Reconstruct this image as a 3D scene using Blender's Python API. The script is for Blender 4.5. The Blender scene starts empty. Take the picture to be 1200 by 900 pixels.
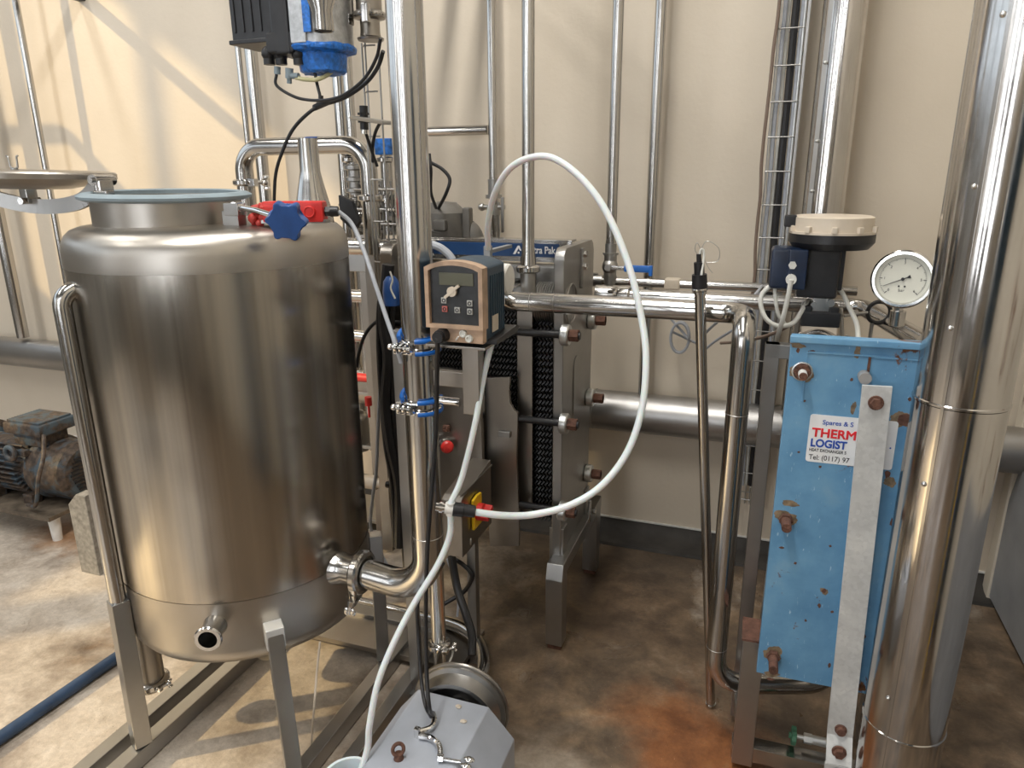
import bpy, bmesh, math, random
from mathutils import Vector, Matrix
random.seed(7)
C = bpy.context.scene.collection
V = Vector
# ---------------------------------------------------------------- camera model (world: X along back wall, Y into it, Z up)
F=832.0; TH=math.radians(16.2); YAW=math.radians(19.7); ROLL=math.radians(-0.4); H=1.55
def ray(u,v):
    x=(u-600); y=-(v-450)
    c,s=math.cos(ROLL),math.sin(ROLL)
    x,y=c*x-s*y, s*x+c*y
    fh=F*math.cos(TH)+y*math.sin(TH); up=-F*math.sin(TH)+y*math.cos(TH)
    fx,fy=-math.sin(YAW),math.cos(YAW); rx,ry=math.cos(YAW),math.sin(YAW)
    return fh*fx+x*rx, fh*fy+x*ry, up, fh
def P(u,v,X=None,Y=None,Z=None,D=None):
    "world point seen at photo position (u,v) lying on plane X=, Y=, Z= or at ground distance D"
    r=ray(u,v)
    if X is not None: t=X/r[0]
    elif Y is not None: t=Y/r[1]
    elif Z is not None: t=(Z-H)/r[2]
    else: t=D/r[3]
    return V((r[0]*t,r[1]*t,H+r[2]*t))
def proj(p):
    fx,fy=-math.sin(YAW),math.cos(YAW); rx,ry=math.cos(YAW),math.sin(YAW)
    fh=p[0]*fx+p[1]*fy; x=p[0]*rx+p[1]*ry; up=p[2]-H
    f=fh*math.cos(TH)-up*math.sin(TH); y=fh*math.sin(TH)+up*math.cos(TH); x=x/f*F; y=y/f*F
    c,s=math.cos(ROLL),math.sin(ROLL); x,y=c*x+s*y,-s*x+c*y
    return 600+x,450-y
def zat(x,y,v):
    "height above (x,y) that appears on photo row v"
    a,b=-1.0,3.0
    for _ in range(40):
        m=(a+b)/2
        if proj((x,y,m))[1]>v: a=m
        else: b=m
    return m
ZV=V((0,0,1)); XV=V((1,0,0)); YV=V((0,1,0))
# ---------------------------------------------------------------- mesh helpers
def basis(d):
    d=d.normalized()
    a=ZV if abs(d.z)<.9 else XV
    u=a.cross(d).normalized(); w=d.cross(u).normalized()
    return u,w,d
def fillet(pts,rad,n=8):
    pts=[V(p) for p in pts]; out=[pts[0]]
    for i in range(1,len(pts)-1):
        a,b,c=pts[i-1],pts[i],pts[i+1]
        d1=(a-b); d2=(c-b); r=rad[i-1] if isinstance(rad,(list,tuple)) else rad
        ang=d1.angle(d2)
        if ang>3.1: out.append(b); continue
        t=min(r/math.tan(ang/2), d1.length*.499 if i>1 else d1.length*.98, d2.length*.499 if i<len(pts)-2 else d2.length*.98)
        rr=t*math.tan(ang/2)
        p1=b+d1.normalized()*t; p2=b+d2.normalized()*t
        cen=b+(d1.normalized()+d2.normalized()).normalized()*(rr/math.sin(ang/2))
        v1=p1-cen; v2=p2-cen; tot=v1.angle(v2); ax=v1.cross(v2).normalized()
        for k in range(n+1):
            out.append(cen+Matrix.Rotation(tot*k/n,3,ax)@v1)
    out.append(pts[-1]); return out
def smooth(pts,n=8):
    pts=[V(p) for p in pts]; q=[2*pts[0]-pts[1]]+pts+[2*pts[-1]-pts[-2]]; out=[]
    for i in range(1,len(q)-2):
        a,b,c,d=q[i-1],q[i],q[i+1],q[i+2]
        for k in range(n):
            t=k/n
            out.append(.5*((2*b)+(c-a)*t+(2*a-5*b+4*c-d)*t*t+(3*b-a-3*c+d)*t**3))
    out.append(pts[-1]); return out
class MB:
    def __init__(s): s.v=[]; s.f=[]; s.wn=False
    def add(s,vs,fs):
        o=len(s.v); s.v+= [V(x) for x in vs]; s.f+=[tuple(o+i for i in f) for f in fs]; return s
    def bm(s,bm,M=None):
        bm.verts.index_update()
        s.add([(M@v.co if M else v.co.copy()) for v in bm.verts],[[v.index for v in f.verts] for f in bm.faces]); bm.free(); return s
    def box(s,c,size,rot=None,bev=0,seg=2):
        bm=bmesh.new(); bmesh.ops.create_cube(bm,size=1)
        for v in bm.verts: v.co=V((v.co.x*size[0],v.co.y*size[1],v.co.z*size[2]))
        s.wn=s.wn or bev>0
        if bev: bmesh.ops.bevel(bm,geom=bm.edges[:],offset=bev,segments=seg,affect='EDGES',profile=.5)
        M=Matrix.Translation(V(c))
        if rot is not None: M=M@(rot if isinstance(rot,Matrix) else Matrix.Rotation(rot,4,'Z'))
        return s.bm(bm,M)
    def bar(s,p0,p1,w,h,up=ZV,bev=0):
        p0,p1=V(p0),V(p1); d=(p1-p0); L=d.length; d.normalize()
        x=up.cross(d)
        if x.length<1e-4: x=YV.cross(d)
        x.normalize(); z=d.cross(x).normalized()
        M=Matrix((( x.x,d.x,z.x,0),(x.y,d.y,z.y,0),(x.z,d.z,z.z,0),(0,0,0,1)))
        return s.box((p0+p1)/2,(w,L,h),M,bev) if False else s._b((p0+p1)/2,(w,L,h),M,bev)
    def _b(s,c,size,M,bev):
        bm=bmesh.new(); bmesh.ops.create_cube(bm,size=1)
        for v in bm.verts: v.co=V((v.co.x*size[0],v.co.y*size[1],v.co.z*size[2]))
        s.wn=s.wn or bev>0
        if bev: bmesh.ops.bevel(bm,geom=bm.edges[:],offset=bev,segments=2,affect='EDGES',profile=.5)
        return s.bm(bm,Matrix.Translation(c)@M)
    def cyl(s,p0,p1,r0,r1=None,n=24,cap=True,hollow=0):
        p0,p1=V(p0),V(p1); r1=r0 if r1 is None else r1
        u,w,d=basis(p1-p0); vs=[]; fs=[]
        for p,r in ((p0,r0),(p1,r1)):
            for k in range(n):
                a=2*math.pi*k/n; vs.append(p+u*math.cos(a)*r+w*math.sin(a)*r)
        fs=[(k,(k+1)%n,n+(k+1)%n,n+k) for k in range(n)]
        if cap: fs+=[tuple(range(n-1,-1,-1)),tuple(range(n,2*n))]
        return s.add(vs,fs)
    def lathe(s,prof,c=(0,0,0),axis=ZV,n=48,arc=None,a0=0):
        u,w,d=basis(V(axis)); c=V(c); vs=[]; fs=[]; m=n if arc is None else n+1; tot=2*math.pi if arc is None else arc
        for (r,h) in prof:
            for k in range(m):
                a=a0+tot*k/n; vs.append(c+d*h+(u*math.cos(a)+w*math.sin(a))*r)
        for i in range(len(prof)-1):
            for k in range(n):
                k2=(k+1)%m if arc is None else k+1
                fs.append((i*m+k,i*m+k2,(i+1)*m+k2,(i+1)*m+k))
        return s.add(vs,fs)
    def tube(s,pts,r,n=16,cap=True,closed=False,rf=None,sq=False):
        pts=[V(p) for p in pts]; q=[pts[0]]
        for p in pts[1:]:
            if (p-q[-1]).length>1e-5: q.append(p)
        pts=q; m=len(pts); T=[]
        for i in range(m):
            if closed: t=pts[(i+1)%m]-pts[i-1]
            else: t=pts[min(i+1,m-1)]-pts[max(i-1,0)]
            T.append(t.normalized())
        u,_,_=basis(T[0]); vs=[]; fs=[]
        for i in range(m):
            u=(u-T[i]*u.dot(T[i])); u.normalize(); w=T[i].cross(u)
            rr=r if rf is None else rf(i/(m-1))
            for k in range(n):
                a=2*math.pi*(k+(.5 if sq else 0))/n; vs.append(pts[i]+(u*math.cos(a)+w*math.sin(a))*rr)
        for i in range(m if closed else m-1):
            j=(i+1)%m
            for k in range(n): fs.append((i*n+k,i*n+(k+1)%n,j*n+(k+1)%n,j*n+k))
        if cap and not closed: fs+=[tuple(range(n-1,-1,-1)),tuple((m-1)*n+k for k in range(n))]
        return s.add(vs,fs)
    def torus(s,c,axis,R,r,n=40,m=12,a0=0,a1=2*math.pi):
        u,w,d=basis(V(axis)); c=V(c); full=abs(a1-a0-2*math.pi)<1e-6
        pts=[c+(u*math.cos(a0+(a1-a0)*k/n)+w*math.sin(a0+(a1-a0)*k/n))*R for k in range(n if full else n+1)]
        return s.tube(pts,r,m,closed=full)
    def prism(s,poly,o,ux,uy,th,bev=0):
        "poly in (ux,uy) plane from origin o, extruded by vector th"
        o,ux,uy,th=V(o),V(ux),V(uy),V(th); n=len(poly)
        vs=[o+ux*a+uy*b for a,b in poly]; vs+=[v+th for v in vs]
        fs=[tuple(range(n-1,-1,-1)),tuple(range(n,2*n))]+[(k,(k+1)%n,n+(k+1)%n,n+k) for k in range(n)]
        if not bev: return s.add(vs,fs)
        s.wn=True
        bm=bmesh.new(); bv=[bm.verts.new(x) for x in vs]
        for f in fs: bm.faces.new([bv[i] for i in f])
        bmesh.ops.bevel(bm,geom=bm.edges[:],offset=bev,segments=2,affect='EDGES',profile=.5)
        return s.bm(bm)
    def sph(s,c,r,sc=(1,1,1),n=20,rot=None):
        bm=bmesh.new(); bmesh.ops.create_uvsphere(bm,u_segments=n,v_segments=n//2,radius=r)
        M=Matrix.Translation(V(c))
        if rot is not None: M=M@rot
        M=M@Matrix.Diagonal((*sc,1)); return s.bm(bm,M)
    def hexn(s,p0,p1,r): return s.cyl(p0,p1,r,n=6)
    def build(s,name,mat,parent=None,ang=35):
        rl=V((0,0,0)); p=parent
        while p is not None: rl+=p.location; p=p.parent
        if parent is None:
            xs=[v.x for v in s.v]; ys=[v.y for v in s.v]; zs=[v.z for v in s.v]
            rl=V(((min(xs)+max(xs))/2,(min(ys)+max(ys))/2,min(zs)))
        me=bpy.data.meshes.new(name); me.from_pydata([v-rl for v in s.v],[],s.f); me.update()
        bm=bmesh.new(); bm.from_mesh(me); bmesh.ops.recalc_face_normals(bm,faces=bm.faces[:]); bm.to_mesh(me); bm.free()
        for f in me.polygons: f.use_smooth=True
        try: me.set_sharp_from_angle(angle=math.radians(ang))
        except Exception: pass
        me.materials.append(mat)
        o=bpy.data.objects.new(name,me); C.objects.link(o)
        if s.wn:
            w=o.modifiers.new('weighted','WEIGHTED_NORMAL'); w.keep_sharp=True; w.weight=80
        if parent is None: o.location=rl
        else: o.parent=parent
        return o
def tag(o,label,cat,group=None,kind=None):
    if label: o['label']=label
    if cat: o['category']=cat
    if group: o['group']=group
    if kind: o['kind']=kind
    return o
def thing(name,label,cat,loc,group=None):
    o=bpy.data.objects.new(name,None); o.empty_display_size=.05; C.objects.link(o); o.location=V(loc)
    return tag(o,label,cat,group)
def struct(name,mb,mat,label=None): 
    o=mb.build(name,mat); return tag(o,label,None,None,'structure')
def plabel(o,l): o['label']=l; return o
# ---------------------------------------------------------------- materials
MT={}
def newmat(name):
    m=bpy.data.materials.new(name); m.use_nodes=True; nt=m.node_tree; b=nt.nodes['Principled BSDF']; return m,nt,b
def N(nt,t,**k):
    n=nt.nodes.new(t)
    for a,b in k.items():
        if a.startswith('i_'): n.inputs[a[2:].replace('_',' ')].default_value=b
        else: setattr(n,a,b)
    return n
def ramp(nt,fac,stops,interp='LINEAR'):
    r=nt.nodes.new('ShaderNodeValToRGB'); r.color_ramp.interpolation=interp
    e=r.color_ramp.elements
    while len(e)<len(stops): e.new(.5)
    for el,(p,c) in zip(e,stops): el.position=p; el.color=(*c,1) if len(c)==3 else c
    nt.links.new(fac,r.inputs[0]); return r
def texco(nt,scale=(1,1,1),kind='Object'):
    tc=N(nt,'ShaderNodeTexCoord'); mp=N(nt,'ShaderNodeMapping'); mp.inputs['Scale'].default_value=scale
    nt.links.new(tc.outputs[kind],mp.inputs[0]); return mp.outputs[0]
def noise(nt,vec,scale,detail=4,rough=.55,dist=0):
    n=N(nt,'ShaderNodeTexNoise'); n.inputs['Scale'].default_value=scale; n.inputs['Detail'].default_value=detail
    n.inputs['Roughness'].default_value=rough; n.inputs['Distortion'].default_value=dist
    nt.links.new(vec,n.inputs['Vector']); return n.outputs['Fac']
def bump(nt,b,h,st=.1,dist=.01):
    n=N(nt,'ShaderNodeBump'); n.inputs['Strength'].default_value=st; n.inputs['Distance'].default_value=dist
    nt.links.new(h,n.inputs['Height']); nt.links.new(n.outputs[0],b.inputs['Normal'])
def mix(nt,fac,a,b,mode='MIX'):
    m=N(nt,'ShaderNodeMix',data_type='RGBA',blend_type=mode)
    for sock,val in ((m.inputs[0],fac),(m.inputs[6],a),(m.inputs[7],b)):
        if isinstance(val,bpy.types.NodeSocket): nt.links.new(val,sock)
        elif isinstance(val,(int,float)): sock.default_value=val
        else: sock.default_value=(*val,1)
    return m.outputs[2]
def plain(name,col,rough=.5,metal=0,var=.12,sc=20,bmp=0,**k):
    m,nt,b=newmat(name); v=texco(nt); n=noise(nt,v,sc)
    d=tuple(c*(1-var) for c in col); l=tuple(min(1,c*(1+var)) for c in col)
    r=ramp(nt,n,[(.3,d),(.7,l)]); nt.links.new(r.outputs[0],b.inputs['Base Color'])
    b.inputs['Roughness'].default_value=rough; b.inputs['Metallic'].default_value=metal
    if bmp: bump(nt,b,noise(nt,v,sc*3),bmp)
    for a,c in k.items(): b.inputs[a.replace('_',' ')].default_value=c
    return m
def steel(name,col=(.50,.49,.475),rough=.16,var=.05,sc=3,rvar=.06,aniso=0,streak=(1,1,1),smudge=.5):
    m,nt,b=newmat(name); v=texco(nt,streak); n=noise(nt,v,sc,6,.6)
    r=ramp(nt,n,[(.25,tuple(c*(1-var) for c in col)),(.7,tuple(min(1,c*(1+var)) for c in col))])
    nt.links.new(r.outputs[0],b.inputs['Base Color']); b.inputs['Metallic'].default_value=1
    n2=noise(nt,texco(nt,streak),sc*2.3,5,.65)
    rr=N(nt,'ShaderNodeMapRange'); rr.inputs[1].default_value=.25; rr.inputs[2].default_value=.75
    rr.inputs[3].default_value=max(.02,rough-rvar*.5); rr.inputs[4].default_value=rough+rvar
    nt.links.new(n2,rr.inputs[0]); nt.links.new(rr.outputs[0],b.inputs['Roughness'])
    if aniso:
        b.inputs['Anisotropic'].default_value=aniso
        t=N(nt,'ShaderNodeTangent',direction_type='RADIAL',axis='Z'); nt.links.new(t.outputs[0],b.inputs['Tangent'])
    return m
M=MT
M['steel']=steel('polished_steel')
M['steel_bright']=steel('bright_steel',(.66,.65,.63),.13,.08)
M['steel_dull']=steel('dull_steel',(.40,.395,.385),.34,.10,5)
M['steel_brown']=steel('warm_dull_steel',(.36,.335,.305),.33,.12,5)
M['steel_tank']=steel('brushed_tank_steel',(.46,.43,.385),.20,.10,2.2,.03,.85,(7,7,.10))
_m=M['steel_tank']; _nt=_m.node_tree; _b=_nt.nodes['Principled BSDF']
_old=_b.inputs['Base Color'].links[0].from_socket
_refl_streak=noise(_nt,texco(_nt,(16,16,.18)),2.0,3,.6); _rr=ramp(_nt,_refl_streak,[(.3,(.80,.79,.78)),(.5,(1,1,1)),(.72,(1.16,1.15,1.12))])  # reflected streaks of the surroundings are put into the shell colour
_nt.links.new(mix(_nt,1,_old,_rr.outputs[0],'MULTIPLY'),_b.inputs['Base Color'])
M['steel_satin']=steel('satin_band_steel',(.46,.43,.39),.34,.05,5,.06,.3,(1,1,1))
M['duct']=steel('duct_cladding_steel',(.56,.54,.52),.10,.18,5,.16,0,(2,2,.5))
M['chrome']=steel('chrome',(.75,.75,.75),.08,.05)
M['zinc']=steel('zinc_washer',(.70,.72,.72),.33,.08,30)
M['pad']=plain('sunlit_pad_metal',(.70,.71,.71),.4,.4,.05)  # sun on the leg pad is put into this pale colour
M['cast_alu']=plain('cast_aluminium',(.50,.51,.52),.4,.75,.2,60,.15)
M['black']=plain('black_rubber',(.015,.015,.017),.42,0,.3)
M['black_pl']=plain('black_plastic',(.013,.013,.015),.38,0,.3,30,.05)
M['greyrubber']=plain('grey_rubber',(.24,.30,.34),.55,0,.1)
M['cable_grey']=plain('grey_cable',(.36,.38,.42),.45)
M['cable_white']=plain('white_cable',(.62,.62,.58),.45)
M['cable_brown']=plain('brown_cable',(.18,.13,.10),.5)
M['hose']=plain('milky_hose',(.78,.82,.84),.28,0,.03,6,0,Subsurface_Weight=.25,Coat_Weight=.3)
M['clearhose']=plain('yellow_tube',(.55,.52,.30),.3)
M['blue_knob']=plain('blue_plastic',(.02,.075,.26),.35,0,.2)
M['blue_sleeve']=plain('blue_sleeve',(.01,.13,.50),.35)
M['red']=plain('red_plastic',(.62,.03,.025),.35,0,.12)
M['red_seal']=plain('red_sealant',(.55,.05,.04),.5,0,.3,40,.5)
M['yellow']=plain('yellow_plastic',(.85,.55,.02),.4)
M['green']=plain('green_paint',(.05,.16,.09),.5,0,.3,30,.1)
M['navy']=plain('dark_teal_case',(.018,.045,.075),.4,0,.1)
M['navy_box']=plain('navy_positioner',(.008,.018,.045),.3,0,.3)
M['orange']=plain('tan_stained_case',(.42,.29,.20),.42,0,.35,22)
M['white_pl']=plain('white_plastic',(.72,.71,.68),.45)
M['cream_pl']=plain('cream_plastic',(.62,.54,.44),.4,0,.06)
M['label_blue']=plain('blue_label',(.012,.05,.15),.35,0,.15)
M['white_ink']=plain('white_ink',(.85,.86,.87),.5,0,.02)
M['black_ink']=plain('black_ink',(.02,.02,.025),.5)
M['red_ink']=plain('red_ink',(.75,.02,.03),.5,0,.02)
M['blue_ink']=plain('blue_ink',(.02,.08,.42),.5,0,.02)
M['grey_ink']=plain('grey_ink',(.3,.3,.3),.5)
M['pump_grey']=plain('dull_pump_grey',(.15,.142,.13),.45,.3,.25,10)
M['darkwall']=plain('dark_plant_wall',(.17,.165,.155),.6,0,.3,1.5)
M['grey_paint']=plain('grey_paint',(.30,.31,.325),.5,0,.1,10)
M['housing']=plain('pale_grey_housing',(.40,.43,.49),.42,.1,.1,9)
M['maroon']=plain('maroon_strip',(.16,.01,.01),.5)
M['lcd']=plain('dead_display',(.10,.10,.065),.3)
M['face']=plain('dark_face_plate',(.03,.032,.035),.25,0,.4,25)
M['rust_plate']=plain('dirty_brown_plate',(.12,.095,.07),.55,.2,.5,20)
M['rust_stain']=plain('rust_stain',(.22,.16,.10),.6,0,.5,60)
M['pvcgrey']=plain('grey_plastic_pipe',(.36,.35,.34),.38,.2,.1,5)
M['bigpipe']=steel('large_dull_pipe',(.44,.43,.42),.36,.12,4)
M['blue_pipe']=plain('blue_floor_pipe',(.03,.06,.12),.5,0,.3,12)
M['rust']=plain('rust',(.13,.06,.04),.8,0,.4,60,.4)
M['bluecast']=plain('blue_cast',(.02,.17,.60),.35,0,.5,70,.4)
M['gauge_face']=plain('gauge_dial',(.72,.72,.64),.5,0,.02)
M['concrete_grey']=plain('worn_grey_steel',(.28,.27,.25),.6,.3,.3,50,.2)
def glassmat():
    m,nt,b=newmat('gauge_glass'); b.inputs['Transmission Weight'].default_value=1; b.inputs['Roughness'].default_value=.02; b.inputs['IOR'].default_value=1.3
    return m
M['glass']=glassmat()
def rustblend(nt,v,base,sc,lo,hi,rcol=((.22,.09,.03),(.09,.035,.02))):
    n=noise(nt,v,sc,6,.65,.3); f=ramp(nt,n,[(lo,(0,0,0)),(hi,(1,1,1))])
    n2=noise(nt,v,sc*4,3); rc=ramp(nt,n2,[(.35,rcol[0]),(.65,rcol[1])])
    return mix(nt,f.outputs[0],base,rc.outputs[0]),f.outputs[0]
def m_blue():
    m,nt,b=newmat('chipped_blue_paint'); v=texco(nt)
    n=noise(nt,v,7,5,.6); base=ramp(nt,n,[(.3,(.095,.25,.44)),(.55,(.15,.34,.54)),(.75,(.24,.42,.56))])
    nf=noise(nt,texco(nt,(1,1,.25)),160,3,.6); w=ramp(nt,nf,[(.66,(0,0,0)),(.74,(1,1,1))])
    c=mix(nt,w.outputs[0],base.outputs[0],(.42,.60,.72))
    c,f=rustblend(nt,v,c,15,.63,.67)
    nt.links.new(c,b.inputs['Base Color']); b.inputs['Roughness'].default_value=.42; bump(nt,b,f,.3,.003); return m
M['blue_paint']=m_blue()
def m_galv():
    m,nt,b=newmat('galvanised_steel'); v=texco(nt); vo=N(nt,'ShaderNodeTexVoronoi'); vo.inputs['Scale'].default_value=120; nt.links.new(v,vo.inputs['Vector'])
    n=noise(nt,v,14,5); x=mix(nt,.5,vo.outputs['Color'],n); r=ramp(nt,n,[(.3,(.56,.57,.57)),(.6,(.70,.71,.70)),(.75,(.80,.80,.78))])
    bw=N(nt,'ShaderNodeRGBToBW'); nt.links.new(vo.outputs['Color'],bw.inputs[0])
    r2=ramp(nt,bw.outputs[0],[(0,(.9,.9,.9)),(1,(1.05,1.05,1.05))]); c=mix(nt,1,r.outputs[0],r2.outputs[0],'MULTIPLY')
    nt.links.new(c,b.inputs['Base Color']); b.inputs['Metallic'].default_value=.25; b.inputs['Roughness'].default_value=.5; return m
M['galv']=m_galv()
def m_motor():
    m,nt,b=newmat('rusty_blue_motor_paint'); v=texco(nt); n=noise(nt,v,13,5)
    base=ramp(nt,n,[(.3,(.035,.055,.075)),(.7,(.07,.10,.125))]); c,f=rustblend(nt,v,base.outputs[0],11,.42,.52,((.10,.07,.05),(.03,.022,.018)))
    nt.links.new(c,b.inputs['Base Color']); b.inputs['Roughness'].default_value=.6; bump(nt,b,f,.3,.003); return m
M['motor']=m_motor()
def m_wall():
    m,nt,b=newmat('cream_painted_wall'); v=texco(nt); n=noise(nt,v,.9,5,.6)
    r=ramp(nt,n,[(.3,(.60,.525,.425)),(.7,(.69,.615,.51))]); nt.links.new(r.outputs[0],b.inputs['Base Color'])
    b.inputs['Roughness'].default_value=.42; bump(nt,b,noise(nt,v,55,4,.6),.16,.006); return m
M['wall']=m_wall()
def m_rustwall():
    m,nt,b=newmat('rusty_white_paint'); v=texco(nt,(1,1,.5)); c,f=rustblend(nt,v,(.66,.60,.50),9,.60,.66); nt.links.new(c,b.inputs['Base Color']); b.inputs['Roughness'].default_value=.6; return m
M['rustwall']=m_rustwall()
def m_floor():
    m,nt,b=newmat('stained_resin_floor')
    geo=N(nt,'ShaderNodeNewGeometry'); v=geo.outputs['Position']; sx=N(nt,'ShaderNodeSeparateXYZ'); nt.links.new(v,sx.inputs[0])
    n1=noise(nt,v,2.2,6,.6,.4); n2=noise(nt,v,6.5,6,.65,.3); n3=noise(nt,v,170,3,.6)
    base=ramp(nt,n2,[(.3,(.46,.40,.34)),(.55,(.56,.50,.43)),(.75,(.62,.57,.51))])
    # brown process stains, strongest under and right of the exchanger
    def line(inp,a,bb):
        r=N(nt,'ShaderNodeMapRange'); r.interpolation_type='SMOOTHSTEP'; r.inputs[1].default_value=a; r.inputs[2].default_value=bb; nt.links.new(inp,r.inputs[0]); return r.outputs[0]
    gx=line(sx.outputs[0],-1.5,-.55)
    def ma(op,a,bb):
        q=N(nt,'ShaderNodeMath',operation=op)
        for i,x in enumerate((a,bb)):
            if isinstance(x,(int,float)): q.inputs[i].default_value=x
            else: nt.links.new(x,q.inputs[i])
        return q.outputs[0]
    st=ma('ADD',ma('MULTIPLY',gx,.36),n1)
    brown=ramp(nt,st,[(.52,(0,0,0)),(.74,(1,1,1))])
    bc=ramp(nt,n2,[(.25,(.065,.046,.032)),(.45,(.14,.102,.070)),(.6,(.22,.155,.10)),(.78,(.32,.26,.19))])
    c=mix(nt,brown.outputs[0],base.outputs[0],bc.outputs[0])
    # orange rust patch near the lance foot
    def blob(x,y,rx,ry,amp):
        dx=ma('DIVIDE',ma('SUBTRACT',sx.outputs[0],x),rx); dy=ma('DIVIDE',ma('SUBTRACT',sx.outputs[1],y),ry)
        d=ma('ADD',ma('MULTIPLY',dx,dx),ma('MULTIPLY',dy,dy)); d=ma('ADD',ma('MULTIPLY',ma('SUBTRACT',n1,.5),-3.2),ma('SQRT',d,0))
        r=N(nt,'ShaderNodeMapRange'); r.interpolation_type='SMOOTHSTEP'; r.inputs[1].default_value=1.15; r.inputs[2].default_value=.3; r.inputs[4].default_value=amp; nt.links.new(d,r.inputs[0]); return r.outputs[0]
    orange=ramp(nt,n2,[(.3,(.16,.055,.018)),(.55,(.30,.11,.035)),(.8,(.38,.20,.09))])
    c=mix(nt,blob(-.42,1.42,.22,.22,.8),c,(.42,.36,.29))
    c=mix(nt,blob(-.05,1.68,.26,.34,.9),c,orange.outputs[0])
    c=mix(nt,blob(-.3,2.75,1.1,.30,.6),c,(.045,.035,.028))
    c=mix(nt,blob(-1.98,2.15,.55,.40,.6),c,(.40,.20,.07))
    c=mix(nt,blob(-2.75,2.25,.5,.25,.7),c,(.36,.17,.06))
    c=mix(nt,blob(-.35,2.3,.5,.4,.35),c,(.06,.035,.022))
    # pale worn areas
    sp=ramp(nt,n3,[(.64,(0,0,0)),(.70,(1,1,1))]); dirt=ramp(nt,noise(nt,v,2.6,3),[(.50,(0,0,0)),(.62,(1,1,1))])
    c=mix(nt,ma('MULTIPLY',sp.outputs[0],dirt.outputs[0]),c,(.10,.07,.05))
    sp2=ramp(nt,noise(nt,v,300,2),[(.72,(0,0,0)),(.76,(1,1,1))]); c=mix(nt,ma('MULTIPLY',sp2.outputs[0],.8),c,(.75,.68,.58))
    g1=ramp(nt,noise(nt,v,55,5,.7),[(.3,(.80,.80,.80)),(.7,(1.12,1.12,1.12))]); c=mix(nt,1,c,g1.outputs[0],'MULTIPLY')
    g2=ramp(nt,noise(nt,v,13,6,.7,.6),[(.35,(.80,.77,.74)),(.62,(1.08,1.08,1.08))]); c=mix(nt,.8,c,g2.outputs[0],'MULTIPLY')
    nt.links.new(c,b.inputs['Base Color'])
    rr=ramp(nt,n1,[(.3,(.22,)*3),(.7,(.48,)*3)]); nt.links.new(rr.outputs[0],b.inputs['Roughness']); bump(nt,b,n3,.25,.004); return m
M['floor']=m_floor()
M['coving']=plain('dark_cove_strip',(.035,.031,.027),.7,0,.4,9,.2)
def m_chevron():
    m,nt,b=newmat('black_plate_pack'); b.inputs['Base Color'].default_value=(.018,.018,.018,1); b.inputs['Roughness'].default_value=.32; b.inputs['Metallic'].default_value=.4
    return m
M['chevron']=m_chevron()
# ================================================================= ROOM
XL,XR,YF,YB,ZC=-5.6,.93,-3.2,2.90,4.7
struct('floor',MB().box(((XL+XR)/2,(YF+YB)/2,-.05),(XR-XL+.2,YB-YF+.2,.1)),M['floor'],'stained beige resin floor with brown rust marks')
struct('wall_back',MB().box(((XL+XR)/2,YB+.06,ZC/2),(XR-XL+.2,.12,ZC)),M['wall'],'cream painted back wall')
struct('wall_right',MB().box((XR+.06,(YF+YB)/2,ZC/2),(.12,YB-YF,ZC)),M['rustwall'],'white rust-marked right wall')
struct('wall_front',MB().box(((XL+XR)/2,YF-.06,ZC/2),(XR-XL+.2,.12,ZC)),M['darkwall'])
def holed(name,rects,mat,x):
    "left wall at plane x with rectangular openings (y0,y1,z0,z1)"
    ys=sorted({YF,YB,*[r[0] for r in rects],*[r[1] for r in rects]}); zs=sorted({0,ZC,*[r[2] for r in rects],*[r[3] for r in rects]})
    m=MB()
    for a,b in zip(ys,ys[1:]):
        for c,d in zip(zs,zs[1:]):
            if any(r[0]<=a and b<=r[1] and r[2]<=c and d<=r[3] for r in rects): continue
            m.box((x-.06,(a+b)/2,(c+d)/2),(.12,b-a,d-c))
    return struct(name,m,mat)
WIN=(-.6,2.5,2.25,4.42); WIN2=(-2.9,-.8,2.25,3.5); SUN_SLOT=(-2.05,-1.82,3.88,4.04)  # third opening is added to let sun onto a floor patch
holed('wall_left',[WIN,WIN2,SUN_SLOT],M['darkwall'],XL)
# glazing bars of the high side window
f=MB()
for i in range(5):
    y=WIN[0]+(WIN[1]-WIN[0])*i/4; f.box((XL-.06,y,(WIN[2]+WIN[3])/2),(.06,.06,WIN[3]-WIN[2]))
for z in (WIN[2],WIN[3]): f.box((XL-.06,(WIN[0]+WIN[1])/2,z),(.06,WIN[1]-WIN[0],.06))
struct('window_1',f,M['grey_paint'],'high side window frame')
# closed ceiling
cm=MB(); cm.box(((XL+XR)/2,(YF+YB)/2,ZC+.05),(XR-XL+.2,YB-YF+.2,.1))
struct('ceiling',cm,M['darkwall'])
# dark cove at wall foot
struct('baseboard_back',MB().prism([(0,0),(-.13,0),(-.125,.012),(-.05,.02),(-.02,.035),(0,.07)],(XL,YB,0),YV,ZV,XV*(XR-XL)),M['coving'],'dark coved strip along the back wall')
struct('trim_4',MB().box(((XL+XR)/2,YB-.003,.074),(XR-XL,.008,.007)),M['white_pl'],'thin white bead above the dark coved strip')
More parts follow.
